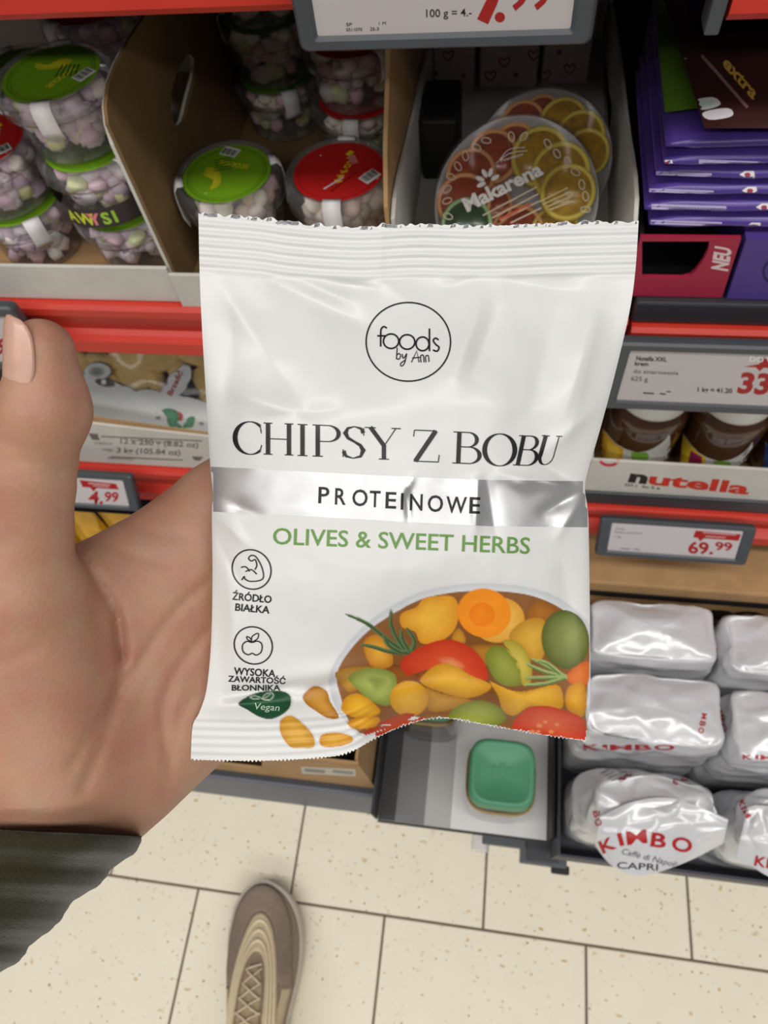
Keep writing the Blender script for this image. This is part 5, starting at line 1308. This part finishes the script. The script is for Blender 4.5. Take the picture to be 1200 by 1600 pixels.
for k, xc in enumerate((-.40, -.322, -.244, -.166)):
    upright_pouch('tea_pack', ['green foil pack farthest along the kraft tray, by the hand', 'green foil pack standing at the notch of the kraft tray', 'green foil pack behind the sticker of the kraft tray', 'green foil pack against the end wall of the kraft tray'][k], 'pack', M_gfoil, xc-.036, xc+.036, .168, zy+.004, .432, .07, k*3+40, 'green packs in the kraft tray')

# ================================================================== COFFEE JARS in the striped tray
ZT = .2395
t = thing('striped_tray', 'grey and white striped cardboard tray with a green-lidded jar', 'tray', (-.01, .2, ZT))
tx0, tx1, ty0 = -.112, .103, .082
stripes = [(58, 58, 60), (120, 120, 121), (176, 176, 176), (222, 222, 222), (226, 226, 226)]
xs = [tx0, -.090, -.052, -.018, .06, tx1]
for k in range(5):
    b = B(); b.box(xs[k]+.0001, xs[k+1], ty0, .34, ZT, ZT+.003); b.build('tray_floor_stripe', mat('stripe_grey_%d' % k, rgb(*stripes[k]), .6, var=.05), t)
b = B(); b.box(tx0-.0035, tx0-.0005, ty0, .34, ZT, ZT+.060); b.build('side_wall', mat('charcoal_card', rgb(48, 48, 50), .6, var=.1), t)
b = B(); b.box(tx1+.0005, tx1+.0035, ty0, .34, ZT, ZT+.060); b.build('side_wall', M_black, t)
b = B(); b.box(tx0, tx1, ty0-.003, ty0-.0005, ZT-.006, ZT+.0035); b.build('front_edge', mat('charcoal_card', (0, 0, 0)), t)
M_glass = mat('dark_jar_glass', rgb(96, 84, 66), .06, var=.3, vscale=30, coat=.3, col2=rgb(58, 42, 28))
M_gold = mat('gold_print', rgb(186, 158, 82), .3, metal=.7)
M_glid = mat('green_plastic_lid', rgb(78, 146, 110), .45, var=.05)
for k, (cx, cy, lb) in enumerate(((.0376, .132, 'square coffee jar with an embossed green lid at the tray front'), (-.054, .222, 'square coffee jar half hidden under the snack bag\'s bottom edge'))):
    t = thing('coffee_jar', lb, 'jar', (cx, cy, ZT+.003), 'coffee jars in the striped tray'); zz_ = ZT+.0035
    b = B(); b.lathe([(.001, 0), (.030, 0), (.0335, .004), (.038, .012), (.0388, .05), (.0388, .105), (.0388, .122), (.0370, .1295), (.033, .132), (.001, .132)], 56, (cx, cy, zz_), sq=3.6); b.build('jar_glass', M_glass, t, True)
    b = B(); b.lathe([(.0386, .1175), (.0396, .1195), (.0396, .1225), (.0380, .1240)], 56, (cx, cy, zz_), sq=3.6); b.build('gold_rim', M_gold, t, True)
    b = B(); b.lathe([(.0355, .1325), (.0365, .1325), (.0370, .136), (.0360, .156), (.0345, .1605), (.0318, .1618), (.0296, .1613), (.0290, .1606), (.001, .1606)], 56, (cx, cy, zz_), sq=4.2); lid = b.build('lid', M_glid, t, True)
    bb = B()
    for (ex0, ex1, ey0, ey1) in ((-.011, -.003, -.006, .006), (.003, .011, -.006, .006), (-.003, .003, -.002, .010)): bb.box(cx+ex0, cx+ex1, cy+ey0, cy+ey1, zz_+.1604, zz_+.1613, bev=.0003)
    bb.build('embossed_crest', M_glid, lid)

# ================================================================== LABEL HOLDER on the base rail
t = thing('label_holder', 'empty dark grey price label holder jutting out below the striped tray', 'label holder', (.05, .09, .16))
def hb(xa, ya, xb, yb, z0_, z1_, nm, m, bev=.0015):
    p0, p1 = pZ(xa, ya, z1_), pZ(xb, yb, z1_); b = B(); b.box(min(p0.x, p1.x), max(p0.x, p1.x), min(p0.y, p1.y), max(p0.y, p1.y), z0_, z1_, bev=bev); return b.build(nm, m, t)
hb(755, 1290, 822, 1327, .185, .197, 'rail_arm', M_grey); hb(815, 1290, 886, 1357, .165, .192, 'holder_body', M_grey)
hb(824, 1306, 872, 1350, .1921, .1945, 'holder_face', M_steel, .0008)
hb(738, 1302, 764, 1332, .176, .190, 'clear_clip', mat_clear('clip_plastic', haze=.35), .002); hb(862, 1350, 890, 1368, .160, .172, 'end_clip', M_black, .002)

# ================================================================== COFFEE BAGS
ZK = .2395
t = thing('coffee_tray', 'dark navy open carton around the crumpled silver coffee bags', 'tray', (.24, .2, ZK))
M_navy = mat('navy_card', rgb(44, 46, 62), .5, var=.15)
M_foil = mat('silver_white_foil', rgb(222, 223, 227), .26, metal=.12, var=.04, vscale=20, coat=.4)
b = B(); b.box(.1085, .46, .062, .334, ZK, ZK+.003); b.build('tray_floor', M_navy, t)
b = B(); b.box(.1085, .1115, .062, .334, ZK+.003, .315); b.build('side_wall', M_navy, t)
b = B(); b.box(.1115, .46, .062, .065, ZK+.003, .300); b.build('front_lip', M_navy, t)
def coffee_bag(label, cx, cy, w, dp, h, seed, amp=.004, dome=.0, lean=(0, 0), rot=0.0):
    t = thing('coffee_bag', label, 'coffee bag', (cx, cy, ZK+.0035), 'silver coffee bags in the navy carton'); z0_ = ZK+.0035
    n, m_ = 84, 52; vs = []; ff = []; ca, sa = math.cos(rot), math.sin(rot)
    def ring_pt(k, sx, sy, e=8.0):
        a = 2*PI*k/n; c_, s_ = math.cos(a), math.sin(a); q = (abs(c_)**e+abs(s_)**e)**(-1/e); return c_*q*sx, s_*q*sy
    rows = []
    for j in range(m_+1):
        tt = j/m_; bulge = 1+.03*math.sin(PI*min(1, tt*1.1))
        sx, sy = w/2*bulge, dp/2*bulge; e = 8.0
        if dome: f_ = max(0, (tt-.55)/.45); sx *= 1-.16*dome*f_**2; sy *= 1-.22*dome*f_**2; e = 4-1.4*dome*f_
        else: f_ = max(0, (tt-.86)/.14); sx *= 1-.05*f_**2; sy *= 1-.10*f_**2
        rows.append((sx, sy, h*tt, e, tt))
    for c_ in np.linspace(.94, 0.02, 14): rows.append((rows[m_][0]*c_, rows[m_][1]*c_, h*(1+.05*(1-c_**2)*(1+dome)), rows[m_][3], 1.0))
    N_ = len(rows)
    for j, (sx, sy, z_, e, tt) in enumerate(rows):
        for k in range(n):
            x_, y_ = ring_pt(k, sx, sy, e)
            nx, ny, nz_ = (x_/(w/2), y_/(dp/2), 0) if j <= m_ else (x_/(w/2)*.3, y_/(dp/2)*.3, 1)
            p = Vector((x_, y_, z_))*(14 if dome else 17)+Vector((seed*3.1, seed*1.7, seed)); q = noise.voronoi(p)[0]; q2 = noise.voronoi(p*2.1)[0]
            A = amp*(.35+.65*min(1, max(0, tt-.3)/.5)); dd = -(min(.7, q[1]-q[0]))*A*2.4-(min(.5, q2[1]-q2[0]))*A*1.0+A*.2
            nv_ = noise.noise_vector(p*.6)*A*.8
            x2, y2, z2 = x_+nx*dd+nv_.x, y_+ny*dd+nv_.y, z_+nz_*dd*1.1+nv_.z*tt
            x2 += lean[0]*tt**2; y2 += lean[1]*tt**2
            vs.append((cx+x2*ca-y2*sa, cy+x2*sa+y2*ca, z0_+max(0, z2)))
    for j in range(N_-1):
        for k in range(n): ff.append((j*n+k, j*n+(k+1) % n, (j+1)*n+(k+1) % n, (j+1)*n+k))
    ff.append(tuple(range((N_-1)*n, N_*n)))
    return t, mesh_obj('foil_body', vs, ff, M_foil, t, True)
KR = rgb(176, 30, 36)
def kimbo(d, letters): 
    for ch, x, y, c, w, a in letters: d.text(ch, x, y, c, w, a, bold=.025, col=KR)
cbags = {}
for key, lab, cx, cy, w, dp, h, sd, am, dm, ln in [
    ('b1', 'smooth-topped silver coffee bag touching the brown carton', .192, .292, .142, .074, .215, 1, .0030, 0, (0, 0)),
    ('b2', 'silver coffee bag at the carton\'s far end, seams folded over', .338, .286, .138, .076, .212, 2, .0042, 0, (0, 0)),
    ('m1', 'silver coffee bag with big red letters along its front edge, in the middle row', .190, .206, .146, .080, .214, 3, .0032, 0, (0, 0)),
    ('m2', 'silver coffee bag with red letters down its side seam, in the middle row', .336, .202, .136, .080, .208, 4, .0042, 0, (0, 0)),
    ('f1', 'crumpled silver coffee bag with a lettered flap, next to the striped tray', .1915, .118, .144, .080, .196, 5, .0075, 1, (0, -.008)),
    ('f2', 'crumpled silver coffee bag in the front row, farther from the striped tray', .3435, .117, .140, .080, .198, 6, .0080, 1, (0, -.010))]:
    cbags[key] = coffee_bag(lab, cx, cy, w, dp, h, sd, am, dm, ln)
# flap of the front bag, folded forward
def flap(key, outline_top, outline_bot, ztop, zbot, seed):
    t, body = cbags[key]; nU, nV2 = 44, 26; T2 = resample(spl(outline_top), np.linspace(0, 1, nU+1)); B2 = resample(spl(outline_bot), np.linspace(0, 1, nU+1)); vs = []; ff = []
    for s_ in (0, 1):
        for j in range(nV2+1):
            for i in range(nU+1):
                q = j/nV2; x_, y_ = T2[i]*(1-q)+B2[i]*q
                z_ = ztop+(zbot-ztop)*q**1.5; vd = noise.voronoi((i/nU*4+seed, q*3, .5))[0]
                p = pZ(x_, y_, z_); p = CAM+(p-CAM)*(1-((vd[1]-vd[0])*.010*math.sin(PI*min(1, q*1.3)**.8)+.004*math.sin(PI*i/nU)))
                vs.append(p+FWD*(.0006*s_))
    n = (nU+1)*(nV2+1)
    for s_ in (0, 1):
        for j in range(nV2):
            for i in range(nU):
                k = s_*n+j*(nU+1)+i; f_ = (k, k+nU+1, k+nU+2, k+1); ff.append(f_ if s_ == 0 else f_[::-1])
    return mesh_obj('folded_flap', vs, ff, M_foil, t, True)
fl1 = flap('f1', [(938, 1276), (985, 1254), (1040, 1246), (1085, 1258), (1138, 1280)], [(930, 1322), (958, 1354), (1003, 1368), (1070, 1348), (1130, 1318)], .452, .415, 3)
fl2 = flap('f2', [(1168, 1262), (1185, 1258), (1215, 1262), (1260, 1270)], [(1150, 1342), (1172, 1352), (1210, 1372), (1270, 1370)], .450, .420, 8)
def put(key, fn, extra=(), nm='bag_lettering'):
    t, body = cbags[key]; d = Decal(on_surface(bvh(body, *extra)), off=.0006, maxlen=6); fn(d); d.build(nm, mat_print('label_ink', .35), t)
def f1(d):
    kimbo(d, [('K', 942, 1334, 19, 24, -24), ('I', 969, 1322, 19, 7, -16), ('M', 980, 1320, 20, 32, -6), ('B', 1016, 1322, 21, 24, 8), ('O', 1048, 1327, 21, 32, 12)])
    d.text('Caffè di Napoli', 970, 1334, 9, 88, 14, shear=.25, col=rgb(90, 90, 96)); d.text('CAPRI', 964, 1357, 10, 64, 3, bold=.01, col=rgb(50, 50, 56))
def f1b(d):
    kimbo(d, [('B', 926, 1268, 10, 11, 75), ('O', 928, 1281, 10, 12, 70), ('K', 1094, 1214, 8, 10, 186), ('I', 1082, 1214, 8, 3, 184), ('M', 1076, 1215, 8, 12, 188), ('B', 1060, 1218, 8, 9, 188)])
def f1c(d):
    d.stroke([(968, 1220), (986, 1208)], 7, rgb(140, 40, 60)); 
    for k in range(4): d.stroke([(938+6*k, 1208+4*k), (972+3*k, 1194+5*k)], 1.4, rgb(120, 120, 126))
put('f1', f1, (fl1,), 'flap_lettering'); put('f1', f1b, (fl1,), 'side_lettering'); put('f1', f1c, (fl1,), 'barcode_print')
def f2(d):
    kimbo(d, [('K', 1153, 1252, 9, 10, 70), ('I', 1157, 1263, 9, 3, 66), ('M', 1160, 1268, 9, 13, 62), ('K', 1178, 1352, 15, 18, 12), ('I', 1197, 1356, 15, 6, 8)])
    d.stroke([(1146, 1218), (1188, 1203)], 10, rgb(190, 180, 184)); d.text('CAPRI', 1150, 1218, 5, 32, -20, bold=.02, col=rgb(120, 60, 70))
put('f2', f2, (fl2,))
put('m1', lambda d: kimbo(d, [('K', 911, 1172, 9, 26, 2), ('I', 941, 1172, 8, 8, 0), ('M', 953, 1172, 8, 34, 0), ('B', 992, 1172, 8, 26, 0), ('O', 1022, 1172, 8, 32, 0)]))
put('m1', lambda d: kimbo(d, [('M', 1097, 1114, 8, 9, 100), ('B', 1095, 1126, 8, 8, 104), ('O', 1093, 1136, 8, 9, 106)]), (), 'side_lettering')
put('m2', lambda d: kimbo(d, [('M', 1117, 1102, 9, 14, 76), ('B', 1121, 1118, 9, 12, 74), ('O', 1124, 1132, 9, 14, 72)]), (), 'side_lettering')
put('m2', lambda d: kimbo(d, [('K', 1160, 1186, 7, 16, 4), ('I', 1180, 1187, 7, 5, 4), ('M', 1188, 1187, 7, 20, 4)]))
put('b2', lambda d: kimbo(d, [('M', 1110, 998, 8, 12, 84), ('B', 1112, 1011, 8, 10, 86), ('O', 1112, 1023, 8, 12, 88)]))
# brown carton behind the bags
t = thing('coffee_carton', 'plain brown closed carton behind the silver coffee bags', 'carton', (.30, .45, .2385))
b = B(); b.box(.105, .48, .338, .60, .2385, .474, bev=.003); cb = b.build('carton_body', M_kraft, t)
b = B(); b.box(.105, .48, .3365, .3379, .440, .452); b.build('dark_flap_edge', M_black, t)
d = Decal(on_surface(bvh(cb)), off=.0018, maxlen=30); d.text('KIMBO', 1010, 962, 12, 186, 2.5, bold=.08, col=rgb(40, 32, 28)); d.build('carton_lettering', M_ink, t)

# ================================================================== SNEAKER
heel = pZ(398, 1780, 0.0); toe = pZ(421, 1376, 0.016); heel = Vector((heel.x, heel.y, 0)); toe = Vector((toe.x, toe.y, 0))
yv = (toe-heel).normalized(); LEN = .305; heel = toe-yv*LEN; xv = Vector((yv.y, -yv.x, 0))
shoe = thing('sneaker', 'beige and taupe running sneaker with thin cream laces on the floor', 'shoe', heel+yv*.15)
def SW(p): return heel+xv*p[0]+yv*p[1]+Vector((0, 0, p[2]))
ST = [0, .02, .08, .18, .30, .42, .54, .64, .74, .82, .89, .945, .98, 1.0]
WD = [.011, .025, .037, .041, .040, .041, .0485, .0540, .0560, .0530, .0465, .0350, .0215, .007]     # half width of the sole
HT = [.05, .07, .092, .098, .102, .104, .096, .084, .070, .060, .053, .046, .040, .032]                 # height of the upper
XO = [0, 0, 0, 0, .001, .002, .003, .003, .002, .001, -.001, -.002, -.003, -.003]
ns = 70; S_ = np.linspace(0, 1, ns); fw = np.array(catmull(list(zip(ST, WD)), 8, False)); fh = np.array(catmull(list(zip(ST, HT)), 8, False))
hw = np.interp(S_, fw[:, 0], fw[:, 1]); hh_ = np.interp(S_, fh[:, 0], fh[:, 1]); xo = np.interp(S_, ST, XO)
# sole: rounded slab that flares at the side
b = B(); nr = 14; vs = []
prof = [(.90, 0), (.97, .003), (1.02, .010), (1.035, .020), (1.0, .029), (.90, .032)]
for i in range(ns):
    y_ = S_[i]*LEN; lift = .014*max(0, (S_[i]-.82)/.18)**2
    L_s = [(xo[i]-hw[i]*k, z_+lift) for k, z_ in prof]; R_s = [(xo[i]+hw[i]*k, z_+lift) for k, z_ in prof[::-1]]
    for x_, z_ in L_s+R_s: vs.append(SW((x_, y_, z_)))
n = 12; ff = [(i*n+k, i*n+(k+1) % n, (i+1)*n+(k+1) % n, (i+1)*n+k) for i in range(ns-1) for k in range(n)] + [tuple(range(n))[::-1], tuple(range((ns-1)*n, ns*n))]
mesh_obj('sole', vs, ff, mat('pale_rubber', rgb(204, 194, 182), .6, var=.1, vscale=40), shoe, True)
vs = []; m_ = 36
for i in range(ns):
    y_ = S_[i]*LEN*.985; lift = .014*max(0, (S_[i]-.82)/.18)**2
    for k in range(m_+1):
        a = PI*k/m_; c_ = math.cos(a); s_ = math.sin(a); q = (abs(c_)**2.3+abs(s_)**2.0)**(-1/2.15)
        vs.append(SW((xo[i]+hw[i]*.955*c_*q, y_, .026+lift+(hh_[i]-.026)*s_*q)))
ff = [(i*(m_+1)+k, (i+1)*(m_+1)+k, (i+1)*(m_+1)+k+1, i*(m_+1)+k+1) for i in range(ns-1) for k in range(m_)]
M_mesh = mat('taupe_mesh', rgb(160, 142, 122), .85, var=.2, vscale=300, bump=.5, bscale=700)
up_ = mesh_obj('upper', vs, ff, M_mesh, shoe, True)
ub = bvh(up_)
def shoe_map(x_, y_):      # px-like local millimetres -> upper surface from above
    o_ = SW((x_*.001, y_*.001, .3)); loc, n_, i_, d_ = ub.ray_cast(o_, Vector((0, 0, -1)))
    if loc is None: return None
    return loc, (n_ if n_.z > 0 else -n_)
def ov(name, fn, nu, nv2, m, th):
    d = Decal(shoe_map, off=.0004); d.grid(fn, nu, nv2, (1, 1, 1)); o = d.build(name, m, shoe)
    if o: md = o.modifiers.new('thick', 'SOLIDIFY'); md.thickness = th; md.offset = 1
    return o
def wid(y): return np.interp(y/1000/LEN/.985, S_, hw)*1000*.955
def mid(y): return np.interp(y/1000/LEN/.985, S_, xo)*1000
# toe guard (taupe suede), horseshoe round the toe
def horseshoe(t_, r_, y_end, y_tip, win, wout):
    """t_ 0..1 from left leg round the toe to the right leg, r_ 0 inner .. 1 outer"""
    a = (t_*2-1); sgn = -1 if a < 0 else 1; k = abs(a)          # k 1 at leg ends, 0 at the tip
    y = y_tip-(y_tip-y_end)*k**1.7
    return sgn, k, y
def toe_guard(p, q):
    a = PI*p; y_in = 178+(265-178)*math.sin(a)**.72; y_out = 168+(299-168)*math.sin(a)**.60
    y = y_in+(y_out-y_in)*q; lim = wid(min(y, 296))*.985
    x_out = -math.cos(a)*wid(168)*.985; x_in = -math.cos(a)*27
    x = x_in+(x_out-x_in)*q; x = max(-lim, min(lim, x))
    return (mid(min(y, 296))+x, y)
ov('toe_guard', toe_guard, 60, 10, mat('taupe_suede', rgb(140, 124, 110), .9, var=.12, vscale=120), .0016)
def vamp(p, q):
    a = PI*p; y_in = 120+(214-120)*math.sin(a)**.55; y_out = 120+(262-120)*math.sin(a)**.62
    x_in = -math.cos(a)*(18.5); x_out = -math.cos(a)*(28+5*(1-math.sin(a)))
    y = y_in+(y_out-y_in)*q; return (mid(y)+x_in+(x_out-x_in)*q, y)
ov('vamp_overlay', vamp, 60, 10, mat('cream_leather', rgb(208, 190, 156), .6, var=.14, vscale=90), .0022)
def rim_line(k, c):
    def fn(p, q):
        a = PI*p; f_ = k+.10*q
        x0_, y0_ = vamp(p, f_); return (x0_, y0_)
    return fn
for k in (.22, .48, .74): 
    o = ov('vamp_rib', rim_line(k, 0), 60, 2, mat('cream_rib', rgb(222, 206, 176), .6), .0030)
def side_strip(sg):
    def fn(p, q):
        y = 30+p*140; return (mid(y)+sg*(wid(y)*(.80+.16*q)), y)
    return fn
for sg in (-1, 1): ov('side_overlay', side_strip(sg), 40, 4, mat('cream_leather', (0, 0, 0)), .0018)
def tongue(p, q):
    y = 70+q*128; w_ = 15*(1-max(0, (q-.75)/.25)**2*.7); return (mid(y)+(p*2-1)*w_, y)
ov('tongue', tongue, 16, 30, mat('sand_tongue', rgb(176, 156, 126), .85, var=.15, vscale=200, bump=.4, bscale=500), .0015)
# laces
M_lace = mat('cream_lace', rgb(214, 200, 172), .8, var=.1, vscale=400)
def lace(pts, r, nm='lace'):
    P_ = []
    for q in catmull(pts, 6, False):
        h_ = shoe_map(q[0]+mid(q[1]), q[1])
        if h_: P_.append(h_[0]+h_[1]*(.0040+q[2]*.001))
    if len(P_) > 2: b = B(); b.tube(P_, r, 8); b.build(nm, M_lace, shoe, True)
for k, y in enumerate((194, 178, 162, 146, 130, 114)):
    w_ = 10+1.6*k; dy = 15
    if k == 0: lace([(-w_, y-2, 0), (-4, y, .8), (3, y+2, .8), (w_, y+4, 0)], .0013)
    else:
        lace([(-w_, y-3, 0), (-4, y+4, .8), (4, y+9, 1.2), (w_-1, y+dy, 0)], .0012); lace([(w_, y-3, 0), (4, y+3, 2.6), (-4, y+9, 2.2), (-w_+1, y+dy, 0)], .0012)
lace([(-22, 104, 0), (-10, 112, 4), (4, 116, 5), (16, 108, 4), (24, 96, 1)], .0017); lace([(-20, 92, 0), (-6, 104, 4), (8, 104, 4), (20, 88, 2)], .0017)
lace([(0, 108, 5), (-14, 98, 5), (-22, 84, 4), (-12, 78, 4), (0, 92, 4)], .0015); lace([(0, 108, 5), (10, 94, 6), (22, 82, 4), (14, 74, 3)], .0015)
# collar opening
b = B(); cpts = []
for k in range(40):
    a = 2*PI*k/40; q = shoe_map(mid(50)+22*math.cos(a), 44+30*math.sin(a))
    if q: cpts.append(q[0]+Vector((0, 0, .004)))
cpts.append(cpts[0]); b.tube(cpts, .006, 10); b.build('collar', M_mesh, shoe, True)
b = B(); b.add([p for p in cpts[:-1]], [tuple(range(len(cpts)-1))]); b.build('inner_lining', mat('dark_lining', rgb(40, 34, 30), .9, var=.1), shoe)
